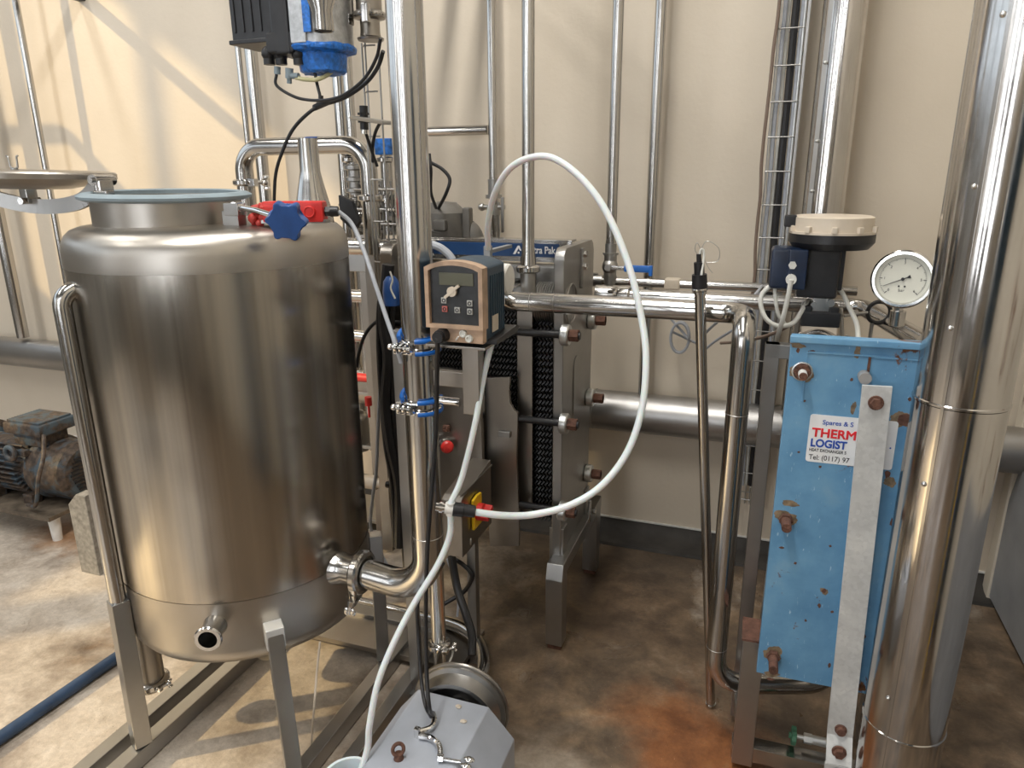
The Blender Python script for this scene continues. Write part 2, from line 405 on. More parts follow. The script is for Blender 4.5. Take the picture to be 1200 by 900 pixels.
# right wall: white pilaster and grey sheet
yg=P(1172,650,X=XR-.02).y
struct('trim_1',MB().box((XR-.015,(yg+2.80)/2,1.6),(.03,abs(2.80-yg)-.012,3.2),bev=.004),M['rustwall'],'rust-edged white upright beside the corner')
struct('trim_2',MB().box((XR-.02,2.845,1.6),(.04,.07,3.2),bev=.005),M['rustwall'])
g=[P(1178,690,X=XR-.02),P(1172,600,X=XR-.02),P(1180,540,X=XR-.02),P(1200,490,X=XR-.02)]
struct('trim_3',MB().prism([(yg-.01,.02),(yg-.01,.42),(yg-.05,.55),(yg-.13,.66),(yg-.3,.72),(.9,.72),(.9,.02)],(XR-.012,0,0),YV,ZV,XV*-.02,.004),M['grey_paint'],'grey sheet panel on the right wall')

# ================================================================= TANK
TC=V((-1.365,1.51,0)); TR=.342
tank=thing('process_tank','large brushed stainless steel tank with open round hatch, on box-section legs at left','tank',(TC.x,TC.y,.05))
Zs=1.352; Zb=.378   # weld line, lower shell edge
def zt(v,u=240): return P(u,v,D=1.66).z
prof=[(TR,Zs),(TR,Zb)]
MB().lathe([(TR,Zs),(TR,Zb+.16)],TC,n=96).build('shell',M['steel_tank'],tank)
sh=[(.0,1.452),(.10,1.4515),(.20,1.450),(.27,1.447),(.300,1.443),(.318,1.436),(.331,1.424),(.339,1.408),(TR+.001,1.388),(TR+.001,Zs)]
plabel(MB().lathe(sh,TC,n=96).build('shoulder',M['steel_satin'],tank),'satin domed top of the tank')
bot=[(TR+.001,Zb+.16),(TR+.001,Zb+.02),(.338,Zb),(.325,Zb-.022),(.30,Zb-.035),(.22,Zb-.065),(.12,Zb-.09),(.05,Zb-.10),(0,Zb-.10)]
plabel(MB().lathe(bot,TC,n=96).build('base_dish',M['steel_satin'],tank),'paler satin bottom of the tank')
# hatch neck
NC=P(196,228,D=1.80); NC.z=0; NR=.170
nz=P(200,236,D=1.62).z
RZ=zat(NC.x,NC.y,225.5)
neck=MB(); neck.lathe([(NR,1.44),(NR,RZ-.012),(NR+.012,RZ-.010),(NR+.012,RZ-.005),(NR-.006,RZ-.005),(NR-.006,1.30)],NC,n=72)
nk=neck.build('hatch_neck',M['steel_satin'],tank)
tw_=V((-NC.x,-NC.y,0)).normalized(); gax=(ZV+tw_*.028).normalized()
plabel(MB().lathe([(NR-.004,-.010),(NR-.004,.000),(NR+.002,.003),(NR+.016,.001),(NR+.026,-.005),(NR+.025,-.011),(NR+.012,-.016),(NR-.004,-.012)],NC+V((0,0,RZ)),gax,n=80).build('rim_gasket',M['greyrubber'],tank),'pale blue-grey rubber seal around the hatch')
MB().lathe([(NR-.0065,RZ-.008),(NR-.0065,1.457),(0,1.457)],NC,n=64).build('hatch_shade',M['black'],tank)  # black lining paints the unlit inside of the tank
# lid, swung open to the left
LC=P(28,199,D=1.86); ldir=V((LC.x-NC.x,LC.y-NC.y,0)).normalized()
lid=MB(); lr=.205
tilt=Matrix.Rotation(math.radians(2),3,ldir.cross(ZV))
lax=tilt@ZV
lid.lathe([(0,.0),(lr-.03,.0),(lr-.004,-.002),(lr,-.006),(lr,-.018),(lr-.006,-.020),(lr-.012,-.014),(lr-.05,-.032),(.10,-.044),(0,-.047)],LC,lax,n=72)
lido=plabel(lid.build('hatch_lid',M['steel_brown'],tank),'round steel lid swung open')
st=MB(); perp=ldir.cross(ZV)
hp=P(120,211,D=1.80); a0=hp; a1=LC+V((0,0,-.075)); a2=LC+ldir*.19+V((0,0,-.045))
arcp=smooth([hp+V((0,0,.0)),hp.lerp(a1,.35)+V((0,0,-.035)),a1+V((0,0,-.012)),a2],8)
for i in range(len(arcp)-1): st.bar(arcp[i],arcp[i+1]+(arcp[i+1]-arcp[i])*.05,.012,.036)
st.build('strap',M['steel_dull'],lido)
h=MB(); h.box(P(122,220,D=1.79)+V((0,0,-.005)),(.02,.05,.05),rot=math.atan2(ldir.y,ldir.x),bev=.006); h.cyl(hp-perp*.035,hp+perp*.035,.013); h.cyl(hp-perp*.042,hp+perp*.042,.006); h.box(P(122,228,D=1.78),(.035,.035,.02),rot=.3,bev=.003)
h.build('hinge',M['steel'],lido); h=MB(); h.box(a1+V((0,0,.03)),(.028,.03,.075),bev=.004); h.hexn(a1+perp*-.03,a1+perp*.03,.009)
h.build('strap_lug',M['steel'],lido)
hk=MB(); b0=P(17,198,D=1.78)
for sgn in (-1,1): hk.tube(fillet([b0+V((0,0,0)),b0+XV*.012*sgn+V((0,0,.004)),b0+XV*.014*sgn+V((0,0,.028)),b0+XV*.019*sgn+V((0,0,.030))],.003,3),.0022,8)
hk.cyl(b0-V((0,0,.012)),b0+V((0,0,.002)),.008); hk.build('wire_hook',M['steel_dull'],lido)
# front bottom nozzle
ndir=(V((-.04,-1,0))).normalized()
np_=P(243,750,D=1.36); az=math.atan2(np_.y-TC.y,np_.x-TC.x)
best=None
for k in range(720):
    a=math.radians(-180+k*.25); d=V((math.cos(a),math.sin(a),0)); c=TC+d*(TR+.06)
    z=zat(c.x,c.y,750); e=abs(proj((c.x,c.y,z))[0]-243)
    if (c-V((0,0,0))).length<TC.length and (best is None or e<best[0]): best=(e,d,z)
nd=best[1]; qs=TC+nd*TR; nzz=best[2]
n0=V((qs.x,qs.y,nzz)); nz_=MB()
nz_.lathe([(.034,-.02),(.027,.012),(.0255,.02),(.0255,.048),(.033,.051),(.034,.056),(.031,.060),(.0225,.060),(.0225,.0),(0,.0)],n0,nd,n=40)
nzo=nz_.build('front_nozzle',M['steel'],tank)
plabel(MB().lathe([(.085,-.006),(.084,.0005),(.0,.0035)],n0-nd*.001,nd,n=48).build('weld_patch',M['steel_satin'],tank),'polished round weld patch') if False else None
MB().lathe([(.0,.003),(.0222,.003)],n0,nd,n=24).build('bore',M['black'],nzo)
# side outlet to right
oz=.530; so=V((TC.x+TR*.995,1.462,oz))
sd=MB(); sd.lathe([(.056,-.03),(.047,-.006),(.042,.010),(.0405,.022),(.0405,.05),(.049,.055),(.049,.066)],so,XV,n=48); sd.build('side_outlet',M['steel'],tank)
# bottom outlet
bo=TC+V((-.0,.0,Zb-.10)); MBo=MB(); e1=P(330,800,Z=.17); 
MBo.tube(fillet([bo+V((0,0,.02)),bo+V((0,0,-.15)),V((bo.x-.03,bo.y+.15,bo.z-.15))],.05),.032,24); MBo.lathe([(.22,.05),(.14,.0),(.06,-.06),(.036,-.09)],bo,ZV,n=36)
MBo.build('bottom_outlet',M['steel_dull'],tank)
# legs
def leg(ft,rad_in,ztop,w,label=None,tubetop=None,vtop=None):
    d=V((ft.x-TC.x,ft.y-TC.y,0)).normalized(); up=d
    m=MB(); top=V((TC.x+d.x*(TR+w*.5+.001),TC.y+d.y*(TR+w*.5+.001),ztop))
    if vtop: top.z=zat(top.x,top.y,vtop)
    m.bar(V((ft.x,ft.y,.055)),top,w,w,d,.003)
    return m.build('leg',M['steel_dull'],tank),top,d
fl=P(166,870,Z=.055); l1,t1,d1=leg(fl,.0,0,.044,vtop=703)
ff=P(346,915,Z=.055); l2,t2,d2=leg(ff,.0,0,.040,vtop=735)
cp=MB(); cp.box(t2+V((0,0,-.022))-d2*.0,(.046,.046,.058),rot=math.atan2(d2.y,d2.x),bev=.003); plabel(cp.build('leg_pad',M['pad'],l2),'square pad at the leg top, coloured pale as if sunlit')
fr=P(449,770,Z=.055); l3,t3,d3=leg(fr,.0,.5,.040)
bk=V((2*TC.x-ff.x-.02,2*TC.y-ff.y+.02,.055)); l4,t4,d4=leg(bk,0,.5,.04)
# round tube running up the left flank into the shell
pa=P(79,330,D=1.72); 
tp=[t1+V((0,0,.0)),V((t1.x-.004,t1.y,1.27)),V((t1.x-.004,t1.y,1.32))+V((-d1.x*.09,-d1.y*.09,.0))]
tp[1]=V((TC.x+d1.x*(TR+.026),TC.y+d1.y*(TR+.026),1.31)); tp[2]=V((TC.x+d1.x*(TR-.03),TC.y+d1.y*(TR-.03),1.31))
MB().tube(fillet(tp,.04),.020,24).build('flank_tube',M['steel'],tank)
# cone on the tank top
cb=P(366,233,D=1.93); ct=P(362,172,D=1.93); cb=V((cb.x,cb.y,1.43)); 
co=MB(); hh=ct.z-cb.z+.02
co.lathe([(.052,0),(.051,.02),(.046,.05),(.040,.075),(.031,.115),(.026,.14),(.025,hh)],cb,ZV,n=40); co.lathe([(.052,0),(.052,.012),(.046,.014)],cb,ZV,n=40); co.build('vent_cone',M['steel'],tank)
# hatch clamp: rod and blue star knob
kb=P(337,258,D=1.55); kp=P(278,243,D=1.68)
m=MB(); m.tube(fillet([kp,kp.lerp(kb,.4)+V((0,0,.004)),kb],.03),.0065,12); m.cyl(kp-YV*.012,kp+YV*.012,.012); clampo=m.build('hatch_clamp',M['chrome'],tank)
m=MB()
for s in (-1,1): m.box(kp+YV*.012*s+V((-.008,0,-.004)),(.04,.005,.028),bev=.002)
m.box(kp+V((-.02,.01,-.03)),(.045,.03,.045),bev=.002); m.build('clamp_lug',M['steel_dull'],clampo)
kd=(kb-kp).normalized(); kd=V((kd.x,kd.y,-.05)); kax=(V((.45,-1,-.15))).normalized()
u_,w_,_=basis(kax); poly=[]
for i in range(60):
    a=2*math.pi*i/60; r=.036+.0075*math.cos(6*a+.6); poly.append((r*math.cos(a),r*math.sin(a)))
m=MB(); m.prism(poly,kb-kax*.012,u_,w_,kax*.036,.004); m.cyl(kb-(kb-kp).normalized()*.048,kb,.017,.022,n=20); plabel(m.build('star_knob',M['blue_knob'],clampo),'blue plastic star knob')
# ---- red switch box on tank top
rb=P(346,250,D=1.70); r0=P(312,250,D=1.70); r1=P(383,250,D=1.70); ax=(r1-r0); ax.z=0; ln=ax.length; ax.normalize(); pz=ax.cross(ZV)
zb_=1.452
ic=V((rb.x,rb.y,0))
box=thing('switch_box','red plastic switch box beside the blue star knob on the tank top','switch box',(ic.x,ic.y,zb_))
ang=math.atan2(ax.y,ax.x); zc=P(346,248,D=1.70).z
m=MB(); m.box((ic.x,ic.y,zb_+.004),(ln+.01,.04,.008),rot=ang,bev=.001); m.build('base_plate',M['steel_dull'],box)
m=MB(); m.box((ic.x,ic.y,zc),(ln,.045,.048),rot=ang,bev=.005); bx_=m.build('case',M['red'],box)
m=MB(); m.box(V((ic.x,ic.y,zc))-ax*ln*.22,(ln*.5,.05,.03),rot=ang,bev=.003); 
fp=V((ic.x,ic.y,zc))+ax*ln*.28+pz*.022; m.cyl(fp,fp+pz*.004,.013,n=24); m.torus(fp+pz*.004,pz,.0115,.002); m.build('case_boss',M['red'],box)
gl=V((ic.x,ic.y,zc))+ax*(ln/2); m=MB(); m.cyl(gl,gl+ax*.012,.012,n=6); m.cyl(gl+ax*.012,gl+ax*.030,.0125,.0115,n=16); m.build('cable_gland',M['black_pl'],box)
m=MB(); cen=V((ic.x,ic.y,zc))-ax*(ln*.5+.012)
for i in range(16): m.sph(cen+V((random.uniform(-.02,.02),random.uniform(-.012,.012),random.uniform(-.028,.016))),random.uniform(.006,.013),n=10)
plabel(m.build('sealant',M['red_seal'],box),'rough red sealant smear')
gp=gl+ax*.03
cab=[gp,P(412,262,D=1.70),P(425,290,D=1.67),P(437,325,D=1.63),P(452,370,D=1.60),P(463,402,D=1.57),P(470,425,D=1.575)]
tag(MB().tube(smooth(cab,8),.0052,12).build('sensor_cable',M['cable_grey']),'grey cable from the red box down to the upright pipe','cable')

# ================================================================= pipe helpers
def triclamp(name,c,axis,R,parent,wing=None,mat='steel',ws=1.0):
    m=MB(); a=V(axis).normalized(); m.lathe([(R*.9,-.012),(R+.004,-.011),(R+.010,-.006),(R+.010,.006),(R+.004,.011),(R*.9,.012)],c,a,n=36)
    o=m.build(name,M[mat],parent)
    if wing is not None:
        w=V(wing).normalized(); t=a.cross(w).normalized(); p=V(c)+w*(R+.010); m=MB()
        m.box(p+w*.006*ws,(.014*ws,.014*ws,.014*ws),bev=.002); m.cyl(p+w*.004-t*.012*ws,p+w*.004*ws+t*.030*ws,.004*ws,n=12); m.sph(p+w*.004*ws+t*.026*ws,.008*ws,n=12)
        for s in (-1,1): m.sph(p+w*.004*ws+t*.030*ws+a*s*.010*ws,.007*ws,(1,1,.6),n=10)
        m.build('wing_nut',M['chrome'],o)
    return o
def rnd(s): return s
def vpipe(name,label,u,v,Y,dia,z0,z1,mat='steel',cat='pipe',brackets=(),group=None):
    p=P(u,v,Y=Y); m=MB(); o=thing(name,label,cat,(p.x,p.y,z0),group)
    m.cyl((p.x,p.y,z0),(p.x,p.y,z1),dia/2,n=28); m.build('tube',M[mat],o)
    for z in brackets:
        b=MB(); b.torus((p.x,p.y,z),ZV,dia/2+.002,.004,24,8); b.cyl((p.x,p.y+dia/2,z),(p.x,YB+.002,z),.005,n=10); b.build('wall_bracket',M['steel_dull'],o)
    return o,p
# wall-mounted verticals (left to right)
vpipe('wall_pipe','thin steel wall pipe behind the open tank lid','' and 0 or 18,0,2.78,.032,.05,3.6,brackets=(2.9,))
vpipe('wall_pipe','thick steel wall pipe at the left edge, low behind the lid',14,330,2.78,.062,.70,3.6,'steel',brackets=(2.9,))
o,p=vpipe('wall_pipe','slim steel wall pipe left of the black actuator, leftmost of its pair',275,20,2.80,.026,.2,3.6)
vpipe('wall_pipe','wider steel wall pipe behind the black actuator and the arched pipe',294,60,2.80,.055,.2,3.6,brackets=(2.6,))
vpipe('wall_pipe','steel wall pipe crossing behind the arched pipe, left one of two',397,110,2.80,.048,.3,3.6)
vpipe('wall_pipe','steel wall pipe just left of the tall upright pipe, right one of two',409,110,2.78,.042,.3,3.6)
# pipe with valve left of the hose arch
o,p=vpipe('valve_pipe','slim steel wall pipe with a clamped valve behind the hose arch',577,100,2.80,.038,.685,3.6)
zz=P(580,222,Y=2.80).z
m=MB(); m.cyl((p.x,p.y,zz-.02),(p.x,p.y,zz+.04),.024); m.cyl((p.x,p.y,zz-.035),(p.x,p.y,zz-.02),.034); m.cyl((p.x,p.y,zz-.10),(p.x,p.y,zz-.06),.030); m.cyl((p.x,p.y,zz-.22),(p.x,p.y,zz-.02),.018); m.cyl((p.x-.05,p.y-.01,zz-.07),(p.x+.05,p.y-.01,zz-.07),.010); m.sph((p.x-.05,p.y-.01,zz-.07),.016,n=12)
m.box((p.x+.045,p.y-.02,zz-.10),(.012,.012,.14),bev=.002); m.cyl((p.x+.02,p.y,zz-.32),(p.x+.02,p.y,zz-.05),.006); m.build('valve_body',M['steel_dull'],o)
q0=P(503,155,Y=2.80); q1=P(577,152,Y=2.80)
tag(MB().cyl((q0.x,2.80,q1.z),(q1.x-.02,2.80,q1.z),.019).build('branch_pipe',M['steel']),'short level steel pipe joining the upright pipe to the valve pipe','pipe')
# ball valve riser
o,p=vpipe('ball_valve_riser','slim steel riser with blue-lever ball valve above the long level pipe',719,190,2.35,.034,P(713,312,Y=2.35).z+.06,3.6)
bz=P(713,312,Y=2.35).z; bp=P(714,312,Y=2.35)
for ch in o.children: pass
hz=P(713,352,Y=2.35).z
V1=V((p.x,p.y,0))
vo=MB(); 
for (a,b,r) in ((.075,.045,.019),(.045,.038,.026),(.038,-.03,.021),(-.03,-.042,.023),(-.042,-.058,.019)): vo.cyl((p.x,p.y,bz+a),(p.x,p.y,bz+b),r,n=20 if r<.022 else 8)
vo.sph((p.x,p.y-.004,bz+.0),.027,n=16); vo.cyl((p.x,p.y-.04,bz),(p.x,p.y,bz),.011); vo.cyl((p.x,p.y,bz-.06),(p.x,p.y,1.20),.013)
v_=vo.build('ball_valve',M['steel_dull'],o)
lv=MB(); lv.box((p.x+.035,p.y-.035,bz),(.05,.006,.014),bev=.002); l_=lv.build('lever',M['steel'],v_)
lv=MB(); lv.box((p.x+.098,p.y-.035,bz-.001),(.09,.012,.022),bev=.004); lv.box((p.x+.140,p.y-.035,bz-.006),(.012,.014,.034),bev=.003); plabel(lv.build('lever_grip',M['blue_sleeve'],v_),'blue plastic lever grip')
vpipe('wall_pipe','bare steel wall pipe right of the hose arch, running floor to ceiling',768,150,2.80,.040,.62,3.6,brackets=(.68,))

# pipe into exchanger
p=P(619,200,Y=2.02); zf=P(619,315,Y=2.02).z
o=thing('inlet_riser','steel riser dropping onto the front of the plate exchanger through the hose arch','pipe',(p.x,p.y,zf-.08))
m=MB(); m.cyl((p.x,p.y,zf),(p.x,p.y,3.6),.018); m.lathe([(.018,.10),(.019,.06),(.024,.02),(.024,0)],(p.x,p.y,zf),ZV,n=28); m.build('tube',M['steel'],o)
triclamp('pipe_clamp',V((p.x,p.y,zf)),ZV,.026,o)
m=MB(); m.cyl((p.x,p.y,zf),(p.x,p.y,zf-.075),.024); m.build('stub',M['steel_dull'],o)

# ================================================================= MAIN UPRIGHT PIPE
mp=V((-.742,1.437,0)); MRm=.0385
mo=thing('upright_pipe','tall stainless pipe right of the tank, elbowing into its side','pipe',(so.x+.07,so.y,oz))
elb=fillet([V((mp.x,mp.y,3.6)),V((mp.x,mp.y,oz)),V((so.x+.066,so.y,oz))],.115,16)
MB().tube(elb,MRm,40).build('tube',M['steel'],mo)
m=MB(); m.lathe([(MRm,-.001),(MRm+.0012,0),(MRm,.001)],(mp.x,mp.y,.695),ZV,n=40); m.lathe([(MRm,-.001),(MRm+.0008,0),(MRm,.001)],(so.x+.10,so.y,oz),XV,n=40); m.lathe([(MRm,0),(MRm+.010,.003),(MRm+.010,.010),(MRm,.010)],so+XV*.066,XV,n=40); m.build('weld_seam',M['steel_dull'],mo)
cl=MB(); cc=so+XV*.066; cl.lathe([(.046,-.014),(.056,-.012),(.060,-.007),(.060,.007),(.056,.012),(.046,.014)],cc,XV,n=48); clo=cl.build('pipe_clamp',M['steel'],mo)
m=MB(); wp=cc+V((0,-.045,-.048)); m.box(wp,(.016,.022,.026),bev=.002); m.box(wp+V((0,-.005,.016)),(.02,.012,.02),bev=.003); m.cyl(wp+V((-.004,0,.03)),wp+V((-.012,-.01,-.05)),.004,n=12); m.hexn(wp+V((-.006,-.004,-.012)),wp+V((-.008,-.006,-.026)),.009)
for s in(-1,1): m.sph(wp+V((-.010+.010*s,-.010,-.042)),.010,(.9,.5,1.2),n=12)
m.cyl(wp+V((-.008,0,-.03)),wp+V((-.010,-.006,-.045)),.006); m.build('wing_nut',M['chrome'],clo)
# U-bolts with blue sleeves and the bracket they carry
brk=thing('pump_bracket','stainless bracket clamped to the upright pipe under the controller','bracket',(mp.x+.11,mp.y,1.0))
for v in (403,473):
    z=P(494,v,D=1.6).z; 
    for dz in (-.010,.010):
        m=MB(); m.torus((mp.x,mp.y,z+dz),ZV,MRm+.006,.0035,40,8); ub=m.build('u_bolt',M['chrome'],brk)
        m=MB(); m.torus((mp.x,mp.y,z+dz*1.35),ZV,MRm+.007,.0060,20,10,a0=math.radians(-15-90+60),a1=math.radians(35+60)); 
        m2=MB(); a_=math.radians(0)
        arc=[V((mp.x+math.cos(t)*(MRm+.007),mp.y+math.sin(t)*(MRm+.007),z+dz*1.4)) for t in [math.radians(x) for x in range(-75,31,7)]]
        m2.tube(arc,.0058,12); plabel(m2.build('sleeve',M['blue_sleeve'],ub),'blue plastic sleeve')
        if dz>0:
            arc=[V((mp.x+math.cos(t)*(MRm+.007),mp.y+math.sin(t)*(MRm+.007),z+.016+.012*(i/6))) for i,t in enumerate([math.radians(x) for x in range(-140,-189,-8)])]
            m2=MB(); m2.tube(arc,.0058,12); m2.build('sleeve',M['blue_sleeve'],ub)
        fx=V((mp.x-.020,mp.y-MRm-.012,z+dz))
    nb=MB(); fx=V((mp.x-.022,mp.y-MRm-.004,z))
    for k in range(3):
        c_=fx+V((k*.013-.008,-.004,-.002)); nb.cyl(c_+V((-.003,0,0)),c_+V((.003,-.001,.0)),.0125,n=20); nb.torus(c_,XV,.011,.0026,24,8)
    nb.hexn(fx+V((.012,-.010,-.002)),fx+V((.030,-.012,-.002)),.007); nb.cyl(fx+V((-.032,.002,-.002)),fx+V((.028,-.010,-.002)),.004); nb.sph(fx+V((-.030,.0,-.002)),.008,n=12)
    nb.box(fx+V((.0,.012,-.004)),(.05,.022,.03),bev=.003); nb.build('clamp_nut',M['chrome'],brk)
zr=P(530,467,D=1.6).z
m=MB(); m.cyl((mp.x,mp.y,zr),(mp.x+.10,mp.y,zr),.010); m.build('rod',M['steel_bright'],brk)
bt=P(552,402,D=1.54); bb_=P(552,485,D=1.54)
m=MB(); tw=.040
# folded channel: two faces
m.box((bt.x,bt.y+.01,(bt.z+bb_.z)/2),(tw,.035,bt.z-bb_.z),bev=.002); m.build('channel',M['steel_brown'],brk)
fc=P(535,402,D=1.50)
m=MB(); m.box((-.615,1.42,bt.z+.004),(.14,.13,.006),bev=.001); m.build('shelf',M['steel_brown'],brk); m=MB(); m.box((mp.x+.075,mp.y+.0,P(520,440,D=1.6).z),(.075,.02,.035),bev=.001); m.build('tie_plate',M['steel_brown'],brk)

# ================================================================= DOSING CONTROLLER
cz0=P(535,402,D=1.50).z+.006; cz1=P(535,305,D=1.48).z
x0=P(500,350,D=1.48).x; yf=1.345; x1=P(565,350,Y=yf).x; x0=P(501,350,Y=yf).x
cx=(x0+x1)/2; cw=x1-x0
ctl=thing('dosing_controller','grimy dosing pump controller with brown front, keypad and dark teal case','controller',(cx,yf+.06,cz0))
def archpoly(w,z0,z1,rise,n=10,inset=0):
    pts=[(-w/2,z0),(w/2,z0),(w/2,z1-rise)]
    for i in range(1,n): 
        t=i/n; x=w/2-w*t; pts.append((x,z1-rise+rise*math.sin(math.pi*t)**.7))
    pts.append((-w/2,z1-rise)); return pts
m=MB(); m.prism(archpoly(cw*.99,cz0+.0,cz1-.002,.014),(cx,yf+.022,0),XV,ZV,YV*.115,.004); cs=m.build('case',M['navy'],ctl)
for k in range(5): 
    pass
m=MB()
for k in range(7): m.box((x1-.0005,yf+.05+k*.013,(cz0+cz1)/2-.01),(.003,.004,(cz1-cz0)*.72),bev=.001)
m.build('rib',M['navy'],cs)
m=MB(); 
out=archpoly(cw+.006,cz0+.032,cz1,.014); inn=archpoly(cw-.012,cz0+.040,cz1-.009,.012)
nn=len(out)
def ring(mm,out,inn,o,dy):
    n=len(out); vs=[V((o[0]+a,o[1],b)) for a,b in out]+[V((o[0]+a,o[1],b)) for a,b in inn]+[V((o[0]+a,o[1]+dy,b)) for a,b in out]+[V((o[0]+a,o[1]+dy,b)) for a,b in inn]
    fs=[]
    for k in range(n):
        j=(k+1)%n; fs+=[(k,j,n+j,n+k),(2*n+k,3*n+k,3*n+j,2*n+j),(k,2*n+k,2*n+j,j),(n+k,n+j,3*n+j,3*n+k)]
    mm.add(vs,fs)
ring(m,out,inn,(cx,yf-.006),.030); plabel(m.build('front_frame',M['orange'],ctl),'brown stained front surround')
m=MB(); m.box((cx,yf+.014,cz0+.019),(cw-.002,.022,.036),bev=.002); lowp=plabel(m.build('connector_panel',M['orange'],ctl),'orange-brown connector strip')
m=MB(); m.prism(inn,(cx,yf+.004,0),XV,ZV,YV*.012); fpn=plabel(m.build('face_plate',M['face'],ctl),'dark front behind a scratched cover')
fh=cz1-cz0
m=MB(); m.box((cx+.004,yf+.003,cz1-.038),(cw*.62,.003,.026),bev=.0005); m.build('display',M['lcd'],fpn)
def sq(fx_,fz,sz,mat,nm,ic=True):
    c=V((cx+fx_*cw,yf+.002,cz0+fz*fh)); m=MB(); m.box(c,(sz,.004,sz),bev=.001); b=m.build(nm,M[mat],fpn)
    m=MB(); m.torus(c-YV*.002,YV,sz*.27,.0011,16,6); m.build('symbol',M['black_ink'],b); return b
M['btn']=plain('grey_button',(.42,.42,.40),.5); M['btnred']=plain('red_button',(.50,.14,.12),.5)
sq(-.20,.52,.0125,'btn','button'); sq(.27,.50,.0125,'btn','button'); sq(-.19,.415,.0125,'btnred','button'); sq(.04,.41,.0125,'btn','button'); sq(.27,.40,.0125,'btn','button')
m=MB(); c=V((cx-.004,yf-.000,cz0+.635*fh)); m.cyl(c,c-YV*.006,.0105,n=24); 
for s in (-1,1): m.bar(c-YV*.004,c+V((.016*s,-.004,.013*s)),.006,.006)
plabel(m.build('dial',M['cream_pl'],ctl),'cream rotary dial')
m=MB()
for (a,b) in ((.14,.022),(.25,.012)):
    c=V((cx+a*cw,yf+.004,cz0+b)); m.cyl(c,c-YV*.006,.0085,n=20); m.torus(c-YV*.006,YV,.006,.0022,20,8)
m.build('port_cap',M['cable_white'],ctl)
m=MB(); c=V((cx-.24*cw,yf+.004,cz0+.016)); m.cyl(c,c-YV*.022,.016,.014,n=20); m.cyl(c-YV*.022,c-YV*.032,.012,n=20); m.build('power_plug',M['black_pl'],ctl)
plug=c-YV*.03
m=MB(); m.cyl(V((cx+.02*cw,yf-.004,cz0+.008)),V((cx+.10*cw,yf-.012,cz0+.018)),.0016,n=8); m.build('tie',M['white_pl'],ctl)
# rear-side bits: label, white pump head, bracket tail
m=MB(); m.box((x1+.001,yf+.07,cz0+.035),(.002,.035,.035)); plabel(m.build('side_label',M['cream_pl'],ctl),'small pale label on the side')
m=MB(); m.cyl((x1-.02,yf+.17,cz0+.115),(x1-.004,yf+.17,cz0+.115),.036,n=36); m.lathe([(.036,0),(.032,.004),(0,.006)],(x1-.004,yf+.17,cz0+.115),XV,n=36); m.box((cx,yf+.16,cz0+.10),(cw*.8,.03,.09),bev=.006); plabel(m.build('pump_head',M['white_pl'],ctl),'white round pump head')
m=MB(); m.prism([(0,0),(.13,0),(.15,.012),(.13,.018),(0,.01)],(x1-.01,yf+.03,cz0-.004),YV,ZV,XV*.03,.001); m.build('foot',M['black_pl'],ctl)
# black power cable(s)
cabp=[plug,P(513,400,D=1.47),P(512,440,D=1.50),P(511,500,D=1.52),P(507,560,D=1.52),P(501,640,D=1.51),P(499,720,D=1.50),P(500,790,D=1.46),P(503,828,D=1.42),P(507,838,Z=.268)]
tag(MB().tube(smooth(cabp,8),.0052,12).build('power_cable',M['black']),'black cable hanging from the controller plug to the pump housing','cable')
cab2=[P(520,660,D=1.70),P(505,680,D=1.62),P(490,705,D=1.56),P(490,745,D=1.54),P(494,800,D=1.48),P(499,828,D=1.43),P(505,840,Z=.268)]
tag(MB().tube(smooth(cab2,8),.0045,12).build('motor_cable',M['black']),'second black cable running beside the hanging power cable below the elbow','cable')

# ================================================================= WHITE HOSES + FITTING
HR=.0084
hs=[P(572,292,D=2.02),P(572,262,D=1.98),P(580,226,D=1.93),P(598,197,D=1.88),P(625,184,D=1.84),P(652,187,D=1.80),P(685,213,D=1.76),P(713,253,D=1.72),P(738,315,D=1.68),P(753,380,D=1.64),P(757,425,D=1.61),P(752,480,D=1.58),P(735,530,D=1.55),P(705,569,D=1.53),P(668,592,D=1.51),P(625,603,D=1.50),P(590,604,D=1.49),P(556,600,D=1.49)]
tag(MB().tube(smooth(hs,8),HR,20).build('dosing_hose',M['hose']),'milky white hose looping high over the exchanger and back','hose')
t0=P(528,596,D=1.49)
fit=thing('hose_tee','white hose tee with ribbed black coupling beside the upright pipe','fitting',t0)
d_=(P(560,600,D=1.49)-t0).normalized()
m=MB(); m.cyl(t0-d_*.013,t0+d_*.012,.0135,n=20); m.cyl(t0+V((0,0,.015)),t0-V((0,0,.016)),.011); m.build('tee',M['white_pl'],fit)
m=MB(); m.lathe([(0,0),(.0165,.0),(.0165,.024),(.015,.026),(.0145,.05),(.011,.052)],t0+d_*.006,d_,n=14); m.build('coupling',M['grey_paint'] if False else M['black_pl'],fit)
m=MB(); m.cyl(t0-d_*.034,t0-d_*.012,.010,n=16); m.cyl(t0-d_*.026,t0-d_*.018,.0135,n=16); m.build('nipple',M['chrome'],fit)
up=[t0+V((0,0,.012)),P(541,560,D=1.51),P(556,500,D=1.52),P(567,440,D=1.55),P(577,400,D=1.57),P(586,375,D=1.59)]
tag(MB().tube(smooth(up,8),.0072,16).build('feed_hose',M['hose']),'milky hose rising from the white tee to the controller pump head','hose')
bp_=P(408,912,Z=.20)
dn=[t0-V((0,0,.012)),P(527,628,D=1.49),P(513,662,D=1.48),P(485,708,D=1.46),P(462,752,D=1.43),P(443,800,D=1.40),P(433,850,D=1.37),P(430,880,D=1.36),V((bp_.x+.01,bp_.y,.16))]
tag(MB().tube(smooth(dn,8),.0078,16).build('suction_hose',M['hose']),'milky hose falling from the white tee into the white tub','hose')
